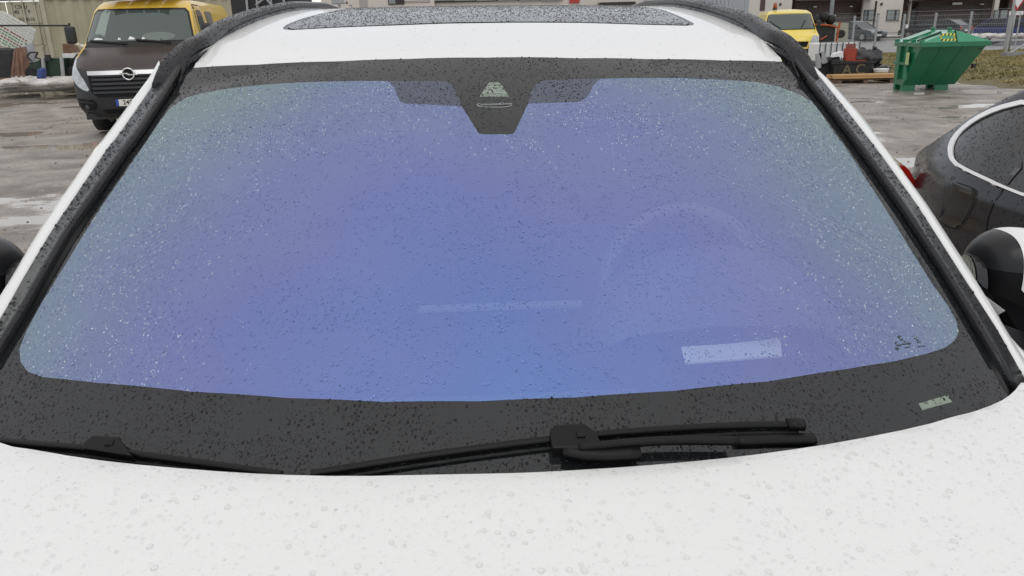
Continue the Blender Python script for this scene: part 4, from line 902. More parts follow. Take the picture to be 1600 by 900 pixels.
def bag(label, px, Y, rx, ry, rz_, m, seed):
    t = thing('rubbish_bag', label, 'bag', gpt(*px, Y)); bm = bmesh.new(); bmesh.ops.create_icosphere(bm, subdivisions=4, radius=1)
    vs = [Vector((v.co.x*rx, v.co.y*ry, (v.co.z+.85)*rz_))*(1+.22*noise.noise(v.co*1.6+Vector((seed, 0, 0)))+.07*noise.noise(v.co*5+Vector((seed, 2, 0)))) for v in bm.verts]; fs = [tuple(q.index for q in f.verts) for f in bm.faces]; bm.free()
    MB().add(vs, fs).build('sack', m, t, True); MB().cyl((0, 0, rz_*1.6), (.03, 0, rz_*2.1), .03, .07, n=8).build('knot', m, t, True)
bag('dark grey sack lying on top of the lettered black box', (1345, 99), YJ+.4, .34, .3, .2, bagg, 1)
bag('shiny black bag at the right end of the junk pile', (1362, 101), YJ+.5, .26, .25, .23, bagm, 5)
bag('flat black bag lying right of the lettered black box', (1372, 110), YJ+.4, .30, .25, .09, bagm, 9)
t = thing('white_bucket', 'white lidded bucket lying right of the lettered black box', 'bucket', gpt(1376, 113, YJ-.1)); MB().cyl((0, 0, 0), (0, 0, .07), .17, .19, n=20).build('body', paper, t, True); MB().cyl((0, 0, .07), (0, 0, .10), .20, n=20).build('lid', paper, t)
ibc = thing('caged_tank', 'white plastic tank in a grey bar cage behind the junk pile', 'tank', (gpt(1305, 100, 23.6).x, 23.9, 0))
zt = gpt(1305, 67, 23.6).z; zb = gpt(1305, 100, 23.6).z
MB().box((0, 0, (zt+.1)/2), (1.12, .9, zt-.1)).build('tank', mat('milky white plastic', (.78, .78, .76), .45), ibc, bevel=.04)
for k in range(8):
    MB().cyl((-.58+k*.166, -.50, .05), (-.58+k*.166, -.50, zt+.02), .018, n=6).build('cage_bar', mat('dark cage bar', (.09, .10, .10), .5), ibc)
for z in (.1, .45, zt+.02): MB().box((0, -.50, z), (1.2, .03, .03)).build('cage_rail', greym, ibc)
MB().box((0, -.47, .05), (1.2, 1.0, .1)).build('base', oldw, ibc)
for lab, px, dm_, m_ in (('pale grey board leaning at the left of the junk pile', [(1285, 100), (1294, 98), (1288, 80), (1279, 82)], .05, greym), ('short white board lying on the dark chest', [(1300, 92), (1318, 90), (1317, 80), (1304, 84)], .2, paper), ('grey metal scrap standing beside the pale yellow van', [(1276, 108), (1283, 106), (1284, 82), (1276, 84)], .1, greym), ('black angular scrap on top of the dark chest', [(1292, 98), (1313, 97), (1312, 88), (1296, 90)], .3, darkm)):
    quadbox('scrap_piece', lab, 'scrap', px, YJ+.2, dm_, m_, pname='piece', bev=.004)
# orange loader behind the second van
YL = 33.0
ld = thing('orange_loader', 'black implement with an orange frame right of the pale yellow van', 'machine', (gpt(1283, 90, YL).x, YL, 0)); lo = ld.location
org = mat('orange paint', (.45, .09, .03), .4)
MB().box((0, .4, 1.05), (1.0, .7, .75)).build('body', darkm, ld, bevel=.05)
for k, (z, x) in enumerate(((1.62, -.3), (1.72, .05), (1.60, .35))): MB().cyl((x-.1, .1, z), (x+.1, .35, z+.05), .2, .16, n=14).build('roller', tyre, ld, True)
MB().tube([Vector((-.5, 0, 1.45)), Vector((.2, 0, 1.40)), Vector((.62, 0, 1.30))], .035, 6).build('frame_bar', org, ld); MB().tube([Vector((.64, 0, 1.5)), Vector((.60, 0, 1.3)), Vector((.55, 0, .5))], .04, 6).build('frame_bar', org, ld); MB().tube([Vector((-.1, -.02, .85)), Vector((.15, -.02, 1.0))], .03, 6).build('frame_bar', org, ld)
MB().cyl((.74, 0, 1.05), (.74, .15, 1.05), .16, n=14).build('wheel', tyre, ld)
quadbox('beige_box', 'weathered beige box standing left of the grey hatchback', 'box', [(1301, 66), (1325, 65), (1326, 36), (1305, 35)], 45, 1.4, mat('weathered beige board', (.34, .33, .24), .7, var=.12, vscale=2), pname='panel')

# ---- dumpster
gp_ = mat('green dumpster paint', (.010, .155, .068), .3, coat=.35, var=.12, vscale=3); gd_ = gp_
p0 = gpt(1437, 100, 17.6)
dp = thing('green_dumpster', 'green steel dumpster with peaked lid and hazard striped sticker', 'dumpster', (p0.x, 17.6, 0), R(-3))
zr = 1.04; Wd_, Dp = 1.40, 1.28; zb0 = .13
B = [(0.0, .95, zb0), (1.55, .95, zb0), (1.55, Dp, zb0), (0.0, Dp, zb0)]; Tt = [(0, 0, zr), (Wd_, 0, zr), (Wd_, Dp, zr), (0, Dp, zr)]
B = [(.02, .76, zb0), (1.20, .76, zb0), (1.20, Dp-.02, zb0), (.02, Dp-.02, zb0)]
MB().add(B+Tt, [(3, 2, 1, 0), (0, 1, 5, 4), (1, 2, 6, 5), (2, 3, 7, 6), (3, 0, 4, 7)]).build('body', gp_, dp)
rb_ = MB().box((Wd_/2, -.02, zr), (Wd_+.10, .07, .09)).box((-.02, Dp/2, zr), (.07, Dp+.05, .09)).box((Wd_+.02, Dp/2, zr), (.07, Dp+.05, .09)).box((Wd_/2, Dp, zr), (Wd_+.1, .07, .09)); rb_.build('rim', gp_, dp, bevel=.008)
for f in (.45, .75):
    y = f*Dp; MB().box((-.03, y, (zr+zb0)/2+.05), (.06, .07, zr-zb0-.15)).build('side_rib', gp_, dp, bevel=.006)
MB().box((-.025, .85, .62), (.05, .8, .06)).build('side_rib', gp_, dp, bevel=.006)
for f in (.33, .66):
    a = Vector(B[0]).lerp(Vector(B[1]), f); b = Vector(Tt[0]).lerp(Vector(Tt[1]), f); n_ = Vector((0, -.016, -.012))
    MB().cyl(a-n_*.6, b-n_*.6, .030, n=4).build('front_rib', gp_, dp)
ap = (1.12, .45, zr+.36); ap2 = (1.12, Dp-.1, zr+.36); e_ = .06
LV = [(-e_, -e_, zr+.05), (Wd_+e_, -e_, zr+.05), (Wd_+e_, Dp+e_, zr+.05), (-e_, Dp+e_, zr+.05), ap, ap2]
LV[4] = (.70, .10, zr+.30); LV[5] = (.60, Dp-.1, zr+.30)
MB().add(LV, [(0, 1, 4), (1, 2, 5, 4), (2, 3, 5), (3, 0, 4, 5)]).build('lid', mat('green lid paint lightened as wet sheen', (.02, .26, .12), .28, coat=.7, var=.1, vscale=3), dp)  # lid colour lightened over the body green to imitate wet sky sheen
lid = dp.children[-1]
MB().cyl(Vector(LV[4])+Vector((0, -.01, .01)), Vector((.70, -e_-.01, zr+.06)), .012, n=6).build('lid_seam', darkm, lid)
for k in (.25, .6):
    a = Vector(LV[0]).lerp(Vector(LV[3]), k); b = Vector(LV[4]).lerp(Vector(LV[5]), k); MB().cyl(a.lerp(b, .1)+Vector((0, 0, .012)), a.lerp(b, .8)+Vector((0, 0, .012)), .018, n=6).build('lid_bar', darkm if k < .5 else gp_, lid)
for k in (0, .33, .66, 1.0): MB().box(Vector(LV[0]).lerp(Vector(LV[3]), k*.9+.05)+Vector((.05, 0, .03)), (.10, .06, .06)).build('hinge', gp_, lid, bevel=.01)
for k in (.2, .8): MB().box(Vector(LV[4]).lerp(Vector(LV[5]), k)+Vector((0, 0, .03)), (.08, .08, .06)).build('lid_stop', gp_, lid, bevel=.01)
MB().tube([Vector((Wd_+.03, 0, zr)), Vector((Wd_+.22, -.02, zr+.03))], .018, 6).build('latch_rod', darkm, dp); MB().box((Wd_*.92, .12, zr-.05), (.06, .08, .14)).build('latch', darkm, dp)
MB().box((1.40, .45, .55), (.07, .08, .09)).build('latch', darkm, dp)
for x in (.05, .80):
    MB().box((x+.12, .82, .10), (.30, .10, .20)).build('foot', gp_, dp, bevel=.006); MB().box((x+.12, Dp-.08, .10), (.30, .10, .20)).build('foot', gp_, dp, bevel=.006); MB().box((x+.12, 1.05, .10), (.08, .3, .08)).build('skid', gp_, dp)
MB().box((-.063, .50, .74), (.004, .16, .26)).build('side_label', mat('yellow green label', (.42, .50, .22), .5), dp)
# hazard striped square on the front slope of the lid
A_, B_, C_ = Vector(LV[0]), Vector(LV[1]), Vector(LV[4]); nn = (B_-A_).cross(C_-A_).normalized(); u_ = (B_-A_).normalized(); v_ = nn.cross(u_)
hy, hk = mat('hazard yellow', (.70, .62, .06), .5), mat('hazard black', (.02, .02, .02), .5)
st = bpy.data.objects.new('hazard_sticker', None); C.objects.link(st); st.parent = dp
o2 = A_ + u_*.92 + v_*.02 + nn*.004; Wq = .32; tq = .05; Hq = .27
hgt = (C_-A_).dot(v_)
def hq(u0, v0, u1, v1, m):
    k = .0; MB().add([o2+u_*(u0+k)+v_*v0, o2+u_*u1+v_*v0, o2+u_*(u1+.03*(v1-v0 < tq*1.01))+v_*v1, o2+u_*(u0+.03*(v1-v0 < tq*1.01))+v_*v1], [(0, 1, 2, 3)]).build('stripe', m, st)
o2 = A_ + u_*.42 + v_*.03 + nn*.004; Hq = min(.27, hgt*.62)
nS = 8
for k in range(nS):
    m_ = hy if k % 2 else hk
    for v0 in (0, Hq-tq): hq(k*Wq/nS, v0, (k+1)*Wq/nS, v0+tq, m_)
nV = 5
for k in range(nV):
    m_ = hk if k % 2 else hy; v0 = tq+(Hq-2*tq)*k/nV; v1 = tq+(Hq-2*tq)*(k+1)/nV
    for u0 in (0, Wq-tq*.8): MB().add([o2+u_*u0+v_*v0, o2+u_*(u0+tq*.8)+v_*(v0+.01), o2+u_*(u0+tq*.8)+v_*(v1+.01), o2+u_*u0+v_*v1], [(0, 1, 2, 3)]).build('stripe', m_, st)

# ================================================================== BANK, ROAD, FENCE, BUILDINGS
def bank_z(x, y):
    a = smoothstep(8.2, 10.5, x-(y-17)*.12) if y < 20.5 else smoothstep(7.5, 9, x)
    e = smoothstep(15.2, 19.5, y)*(1-smoothstep(33.0, 37.0, y))
    gap = 1-(1-smoothstep(22.6, 25.0, y))*(1-smoothstep(11.2, 13.4, x))
    return -.03 + (.25*a*e*gap)*(1+.35*noise.noise(Vector((x*.5, y*.5, 7)))) + (.05*noise.noise(Vector((x*1.7, y*1.7, 1)))*a*e)
earth = mat('brown grassy earth', (.10, .085, .04), .9, col2=(.20, .165, .08), var=.3, vscale=4, bump=.5, bscale=20)
bxs = list(np.arange(7.5, 40, .35)); bys = list(np.arange(15, 38, .35)); sheet('grass_bank', bxs, bys, bank_z, earth)
def grass(name, n, x0, x1, y0, y1, label):
    V = []; Fs = []; rnd = random.Random(5)
    while len(V) < n*3:
        x, y = rnd.uniform(x0, x1), rnd.uniform(y0, y1); z = bank_z(x, y)
        if z < .04+.03*rnd.random(): continue
        h = rnd.uniform(.02, .065)*(1.3 if noise.noise(Vector((x*1.2, y*1.2, 0))) > 0 else .7); a = rnd.uniform(0, 6.28); w = rnd.uniform(.012, .028); lx, ly = rnd.gauss(0, .06), rnd.gauss(0, .06)
        i = len(V); V += [(x-w*math.cos(a), y-w*math.sin(a), z-.01), (x+w*math.cos(a), y+w*math.sin(a), z-.01), (x+lx, y+ly, z+h)]; Fs.append((i, i+1, i+2))
    me = bpy.data.meshes.new(name); me.from_pydata(V, [], Fs)
    gm = mat('winter grass', (.13, .14, .04), .8, col2=(.40, .31, .14), var=.4, vscale=1.6, detail=8)
    o = link(name, me, gm, None); tag(o, label, None, None, 'stuff')
grass('winter_grass', 90000, 8.5, 24, 15.5, 36, 'yellow brown winter grass on the bank')
asph = mat('wet grey asphalt', (.15, .145, .145), .28, var=.12, vscale=.6)
def slab(name, x0, x1, y0, y1, z, m, th=None):
    xs_ = np.linspace(x0, x1, 12); return sheet(name, list(xs_), [y0, (y0+y1)/2, y1], lambda x, y: z, m)
slab('road', -60, 140, 37.0, 62, .01, asph)
slab('pavement', -60, 140, 66, 92, .12, mat('pale wet paving', (.24, .23, .22), .4, var=.1, vscale=.4))
MB().box((40, 64, .06), (200, 4, .13)).build('verge', earth, None, bevel=.02)['kind'] = 'structure'
MB().box((40, 61.9, .07), (200, .25, .15)).build('kerb', mat('concrete kerb', (.30, .29, .28), .7), None, bevel=.02)['kind'] = 'structure'
heap('roadside_snow', 'patches of old snow along the far side of the road', (1340, 1420, 58, 56), 63.5, 1.5, .22, 26, snow, 8)
heap('roadside_snow', 'patches of old snow right of the dumpster across the road', (1535, 1620, 57, 55), 46, 2, .22, 22, snow, 12)
def wr(x0, y0, x1, y1, Y):
    a, b = gpt(x0, y0, Y), gpt(x1, y1, Y); return a.x, a.z, b.x, b.z
YB = 94.0
bld = thing('commercial_building', 'cream building with dark brown garage bays across the road', 'building', (gpt(1400, 40, YB).x, YB, 0)); bl_ = bld.location
cream = mat('cream render wall', (.58, .53, .47), .75, var=.04, vscale=.5); brw = mat('dark brown cladding', (.075, .042, .036), .5, var=.12, vscale=3); frame_m = mat('dark window frame', (.03, .02, .018), .4)
wglass = mat('office window glass', (.16, .19, .20), .08, coat=.5)
def bpx(name, x0, y0, x1, y1, dep, m, Y=YB, th=.4, bev=0, parent=None, root=None):
    """a wall piece spanning photo columns/rows x0..x1, y0..y1 on the facade plane, its face at depth Y+dep"""
    a = gpt(x0, y1, Y); b = gpt(x1, y0, Y); root = root or bld; L0 = root.location
    cx, cz = (a.x+b.x)/2, (a.z+b.z)/2
    return MB().box((cx-L0.x, Y+dep+th/2-L0.y, cz-L0.z), (abs(b.x-a.x), th, abs(b.z-a.z))).build(name, m, parent or root)
def bwin(x0, y0, x1, y1, dep=-.02, split=None, Y=YB, root=None):
    f = bpx('window', x0, y0, x1, y1, dep-.06, frame_m, Y, .10, root=root); rt_ = root or bld
    xs_ = [x0+1] + ([split-.5, split+.8] if split else []) + [x1-1]
    for k in range(0, len(xs_), 2): bpx('pane', xs_[k], y0+1, xs_[k+1], y1-1, dep-.075, wglass, Y, .03, parent=f, root=rt_)
    bpx('sill', x0-.5, y1, x1+.5, y1+.8, dep-.14, frame_m, Y, .2, root=rt_)
def facade(x0, x1, m, dep=0, y0=-90, y1=52): bpx('wall', x0, y0, x1, y1, dep, m)
bpx('wall', 1160, -90, 1700, 52.5, 3.0, brw, th=8); facade(1160, 1246, cream); facade(1246, 1344, brw, 1.6, 0, 52); facade(1344, 1424, cream, .0); facade(1424, 1441, cream, .8); facade(1441, 1549, brw, 1.8, 0); facade(1549, 1580, cream, .3); facade(1580, 1700, brw, 1.4)
facade(1246, 1344, cream, .3, -90, 0); facade(1424, 1700, cream, .2, -90, 0)
bpx('canopy', 1246, -1.5, 1361, 2.2, -1.6, brw, th=3.2); bpx('canopy', 1424, 0, 1555, 3.2, -1.2, brw, th=3.0)
bpx('canopy_post', 1357, 2, 1360, 43, -1.5, frame_m, th=.25); bpx('canopy_post', 1561, 30, 1563.5, 50, -1.2, frame_m, th=.25)
bwin(1348, 15, 1369, 32, split=1355); bwin(1384, 15, 1406, 32, split=1398); bwin(1553, 15, 1577, 32, .25, split=1563); bwin(1225, 15, 1243, 18.5); bwin(1247, 14, 1260, 22, 1.5)
bpx('window_strip', 1187, -20, 1197.5, 17, -.05, brw, th=.1)
bpx('door', 1425, 14, 1436, 50, .7, mat('dark door', (.012, .014, .016), .4), th=.12); bpx('garage_door', 1442, 6, 1548, 50, 1.70, brw, th=.1); bpx('garage_door', 1266, 8, 1338, 52, 1.5, brw, th=.1)
for k in range(9): bpx('door_groove', 1442, 10+k*4.6, 1548, 10.5+k*4.6, 1.66, frame_m, th=.06)
bpx('wall_panel', 1560, 33, 1577, 50, .2, cream, th=.1)
lpm = mat('white lamp cover', (.8, .8, .76), .4)
for x0, y0, x1, y1 in ((1278, 9, 1283, 11), (1336, 8.5, 1340, 10.5), (1543, 5, 1548, 7)): bpx('wall_lamp', x0, y0, x1, y1, 1.3, lpm, th=.3)
bpx('name_plate', 1498, 3, 1514, 7, 1.3, mat('white sign plate', (.8, .8, .78), .5), th=.15)
for x, y in ((1377, 6.5), (1418, 6.5), (1219, 6.8)):
    p = gpt(x, y, YB)-bl_; dp_ = -.03 if x < 1420 else .7
    MB().cyl((p.x, dp_, p.z), (p.x, dp_-.1, p.z), .14, n=14).build('vent', frame_m, bld)
bpx('meter_box', 1414, 38, 1418, 45, -.15, lpm, th=.2); bpx('meter_box', 1414, 31, 1418, 38, -.15, frame_m, th=.2)
bpx('plinth', 1344, 49.5, 1424, 52.5, -.06, brw, th=.1)
# building left of it, seen over the roof of the suv
b2 = thing('pale_building', 'pale rendered building with dark framed glazing above the suv roof', 'building', (gpt(700, 20, 60).x, 60, 0)); b2l = b2.location; YC = 60.0
bpx('wall', 505, -120, 672, 35, 0, cream, YC, 6, root=b2); bpx('wall', 672, -120, 1010, 35, .3, cream, YC, 6, root=b2)
bpx('wall_joint', 563.5, -120, 564.5, 30, -.02, mat('render joint', (.36, .33, .30), .8), YC, .05, root=b2)
bpx('door', 607, -40, 629, 7.5, -.08, frame_m, YC, .1, root=b2); bpx('glazed_door', 608, -40, 615, 6, -.1, wglass, YC, .05, root=b2)
for y in (1.5, 4.0): bpx('wall_joint', 630, y, 672, y+.4, -.02, frame_m, YC, .04, root=b2)
w_ = bpx('shop_window', 672, -60, 880, 4.5, .15, frame_m, YC, .2, root=b2)
for k in range(6): bpx('pane', 676+k*34, -58, 706+k*34, 1.5, .12, wglass, YC, .04, parent=w_, root=b2)
bpx('red_panel', 890, -30, 906, 5, .2, mat('red panel', (.4, .04, .03), .5), YC, .12, root=b2)
bpx('dark_canopy', 935, 3, 990, 9, -1.0, frame_m, YC, 1.3, root=b2)
# ribbed grey shed
b3 = thing('ribbed_shed', 'light grey ribbed metal shed beside the cream building', 'shed', (gpt(1080, 20, 70).x, 70, 0)); YD = 70.0
ribs = mat('light grey sheet metal', (.36, .37, .39), .4, metal=.2)
bpx('wall', 1005, -100, 1172, 38, 0, ribs, YD, 5, root=b3)
for k in range(26): bpx('rib', 1008+k*6.4, -100, 1010.6+k*6.4, 37, -.08, ribs, YD, .1, root=b3)
# machine behind the first van
t = thing('dark_machine', 'dark grey machine body standing behind the brown bonnet van', 'machine', (gpt(410, 40, 24).x, 24, 0)); tl_ = t.location
bpx('body', 368, -60, 462, 60, 0, darkm, 24, 1.5, root=t)
for x in (382, 398, 420, 440): MB().cyl(gpt(x, -40, 23.9)-tl_, gpt(x+5, 20, 23.9)-tl_, .035, n=6).build('strut', greym, t)
MB().tube([gpt(x, y, 23.8)-tl_ for x, y in ((400, 8), (414, -4), (426, 10))], .03, 6).build('bracket', greym, t)
t = thing('street_fitting', 'grey fitting with a small red knob beyond the left roof rail', 'fitting', gpt(530, 25, 30)); tl_ = t.location
MB().box(gpt(528, 2, 30)-tl_, (.45, .2, .2), rz=.3).build('head', greym, t, bevel=.04); MB().tube([gpt(530, 5, 30)-tl_, gpt(541, 4, 30)-tl_], .03, 8).build('arm', greym, t); MB().cyl(gpt(541, 4.5, 30)-tl_, gpt(543, 4, 30)-tl_, .05, n=8).build('knob', rust, t); MB().cyl(gpt(530, 2, 30)-tl_, gpt(531, 30, 30)-tl_, .05, n=8).build('post', greym, t)
t = thing('bent_pipe', 'small bent grey pipe beside the grey fitting', 'pipe', gpt(549, 30, 30)); tl_ = t.location
MB().tube([gpt(*p, 30)-tl_ for p in ((549, 30), (549, 8), (545, 7.5))], .03, 6).build('pipe', greym, t)

# fence of thin posts with wire mesh
fposts = [(1300, 66, 1306, 22, 44, 'fence post left of the beige box'), (1332, 61, 1337, 24, 44, 'fence post in front of the grey hatchback'), (1366, 74, 1373, 22, 44, 'fence post right of the grey hatchback'), (1409, 62, 1416, 21, 44, 'fence post left of the dumpster lid'), (1459, 50, 1464, 19, 42, 'fence post rising behind the dumpster lid peak'), (1513, 56, 1519.5, 17, 40, 'fence post right of the dumpster lid peak'), (1572, 62, 1577, 16, 38, 'fence post left of the give way sign')]
fp = []
for x0, y0, x1, y1, Y, lab in fposts:
    a = gpt(x0, y0, Y); b = gpt(x1, y1, Y); t = thing('fence_post', 'grey steel '+lab, 'post', (a.x, Y, 0), 0, 'fence posts along the road')
    MB().box((0, 0, b.z/2), (.09, .09, b.z)).build('post', greym, t); MB().box((0, 0, b.z), (.11, .11, .04)).build('cap', darkm, t); fp.append((a.x, Y, b.z))
mb = MB()
for (xa, ya, za), (xb, yb, zb_) in zip(fp[:-1], fp[1:]):
    n_ = 22
    for k in range(n_ + 1):
        x = xa+(xb-xa)*k/n_; y = ya+(yb-ya)*k/n_; mb.cyl((x, y-.06, .1), (x, y-.06, za-.05), .003, n=3, caps=False)
    for k in range(9): mb.cyl((xa, ya-.06, .15+k*.22), (xb, yb-.06, .15+k*.22), .004, n=3, caps=False)
tag(mb.build('fence_mesh', mat('thin grey wire', (.42, .43, .42), .5)), 'thin grey wire mesh strung between the fence posts', 'fence')
t = thing('lamp_post', 'tall grey lamp post in front of the brown garage bay', 'lamp post', (gpt(1296, 50, 60).x, 60, 0)); MB().cyl((0, 0, 0), (0, 0, 8), .16, .11, n=14).build('pole', greym, t, True); MB().cyl((0, 0, 0), (0, 0, .5), .2, n=12).build('base', greym, t); MB().box((.5, 0, 8), (1.1, .2, .1)).build('lamp_head', greym, t)
# give way sign on its post, gate foot
YS = 29.0
a = gpt(1571, 96, YS); sg = thing('give_way_sign', 'red and white give way triangle on a grey post', 'road sign', (a.x+.05, YS, 0)); c = gpt(1582.5, 3, YS-.1)
MB().cyl((0, 0, 0), (0, 0, 2.45), .035, n=12).build('post', greym, sg, True)
def tri(r, y, name, m, th=.012):
    cc = Vector((0, y, 2.08)); ps = [cc+Vector((r*math.sin(k*2*math.pi/3), 0, -r*math.cos(k*2*math.pi/3))) for k in range(3)]
    MB().add(ps+[p+Vector((0, th, 0)) for p in ps], [(0, 1, 2), (5, 4, 3), (0, 3, 4, 1), (1, 4, 5, 2), (2, 5, 3, 0)]).build(name, m, sg)
tri(.36, -.06, 'red_border', mat('red sign film', (.42, .02, .03), .4)); tri(.24, -.066, 'white_centre', mat('white sign film', (.78, .78, .78), .4), .004)
t = thing('direction_plate', 'small white direction plate behind the give way sign', 'sign', (gpt(1590, 25, 36).x, 36, 0)); p = gpt(1588, 20.5, 36)-t.location
MB().box(p, (.62, .03, .16)).build('plate', mat('white sign film', (.78, .78, .78), .4), t); text('print', '• ──•', .12, Matrix.Translation(p+Vector((0, -.018, 0))) @ Matrix.Rotation(R(90), 4, 'X'), seam_m, t); MB().cyl((p.x+.2, 0, 0), (p.x+.2, 0, p.z), .03, n=8).build('post', greym, t)
t = thing('gate_foot', 'grey steel gate frame with diagonal brace on a low concrete foot', 'gate', (gpt(1575, 98, 28.6).x, 28.6, bank_z(17.5, 28.6)))
MB().box((.9, 0, .06), (2.2, .35, .20)).build('foot', mat('grey concrete foot', (.26, .26, .25), .8), t, bevel=.01); MB().tube([Vector((-.05, 0, .1)), Vector((1.6, .1, 1.0))], .04, 8).build('brace', greym, t); MB().cyl((-.12, .05, .1), (-.12, .05, 1.9), .045, n=10).build('post', greym, t)

# ---- distant cars
def small_car(label, X, Y, rz, col, length=4.3, hatch=True, group='cars parked across the road'):
    t = thing('parked_car', label, 'car', (X, Y, .0), rz, group); m = mat('car paint %.2f %.2f %.2f' % col, col, .35, coat=.2)
    W_ = .9; low = [(-2.1, .25), (-2.15, .55), (-2.05, .72), (-1.1, .92), (1.9, .98), (2.1, .9), (2.15, .5), (2.05, .25)]
    def P_(y, z, s, k=1): return (s*W_*k, y*length/4.3, z)
    MB().loft([[P_(y, z, s, k) for y, z in low] for s, k in ((-1, .96), (-1, 1), (1, 1), (1, .96))]).build('body', m, t, bevel=.04)
    cab = [(-1.15, .90), (-.35, 1.38), (.0, 1.45), (1.2, 1.44) if hatch else (.9, 1.42), (2.0, .97)]
    MB().loft([[P_(y, z, s, .93 if z < 1.1 else .74) for y, z in cab] for s in (-1, 1)]).build('cabin_glass', dark_glass, t)
    rp = [(-.38, 1.375), (.0, 1.465), (.6, 1.475), (1.25, 1.455)]
    MB().loft([[P_(y, z, s, k) for y, z in rp] for s, k in ((-1, .75), (-1, .70), (1, .70), (1, .75))], closed=False).build('roof', m, t)
    for s in (-1, 1):
        for (y0, z0), (y1, z1) in (((-1.12, .93), (-.36, 1.38)), ((.42, .95), (.42, 1.45)), ((1.2, 1.45), (1.98, .98))):
            MB().cyl(P_(y0, z0, s, .935), P_(y1, z1, s, .755), .035, n=6).build('pillar', m, t)
        for y in (-1.35, 1.35):
            MB().cyl(P_(y, .32, s, .80), P_(y, .32, s, 1.01), .32, n=18).build('wheel', tyre, t); MB().cyl(P_(y, .32, s, 1.0), P_(y, .32, s, 1.02), .2, n=14).build('rim', alloy, t)
        MB().box(P_(-2.06, .66, s, .72), (.40, .10, .14)).build('headlight', lampm, t, bevel=.02); MB().box(P_(2.10, .80, s, .78), (.28, .08, .16)).build('tail_light', mat('red lamp lens', (.45, .015, .01), .08), t, bevel=.02)
        MB().box(P_(-.85, 1.0, s, 1.05), (.16, .1, .12)).build('door_mirror', m, t, bevel=.02)
    MB().box(P_(-2.14, .42, 0), (.52, .03, .11)).build('number_plate', mat('white plate', (.72, .7, .62), .4), t); MB().box(P_(-2.12, .62, 0), (.7, .05, .12)).build('grille', seam_m, t); MB().box(P_(-2.14, .30, 0), (1.3, .05, .10)).build('lower_intake', seam_m, t)
    MB().box(P_(2.16, .62, 0), (.52, .03, .11)).build('number_plate', mat('white plate', (.72, .7, .62), .4), t)
    return t
p = gpt(1344, 50, 62); small_car('grey hatchback facing the road across from the junk pile', p.x-.1, 62.6, R(28), (.07, .08, .085))
p = gpt(1478, 45, 62); small_car('black estate car with red tail light behind the dumpster', p.x-.6, 62.5, R(212), (.03, .03, .034), 4.9)
p = gpt(1600, 45, 50); small_car('dark blue car half cut off at the right edge', p.x+.5, 52, R(60), (.02, .035, .12))

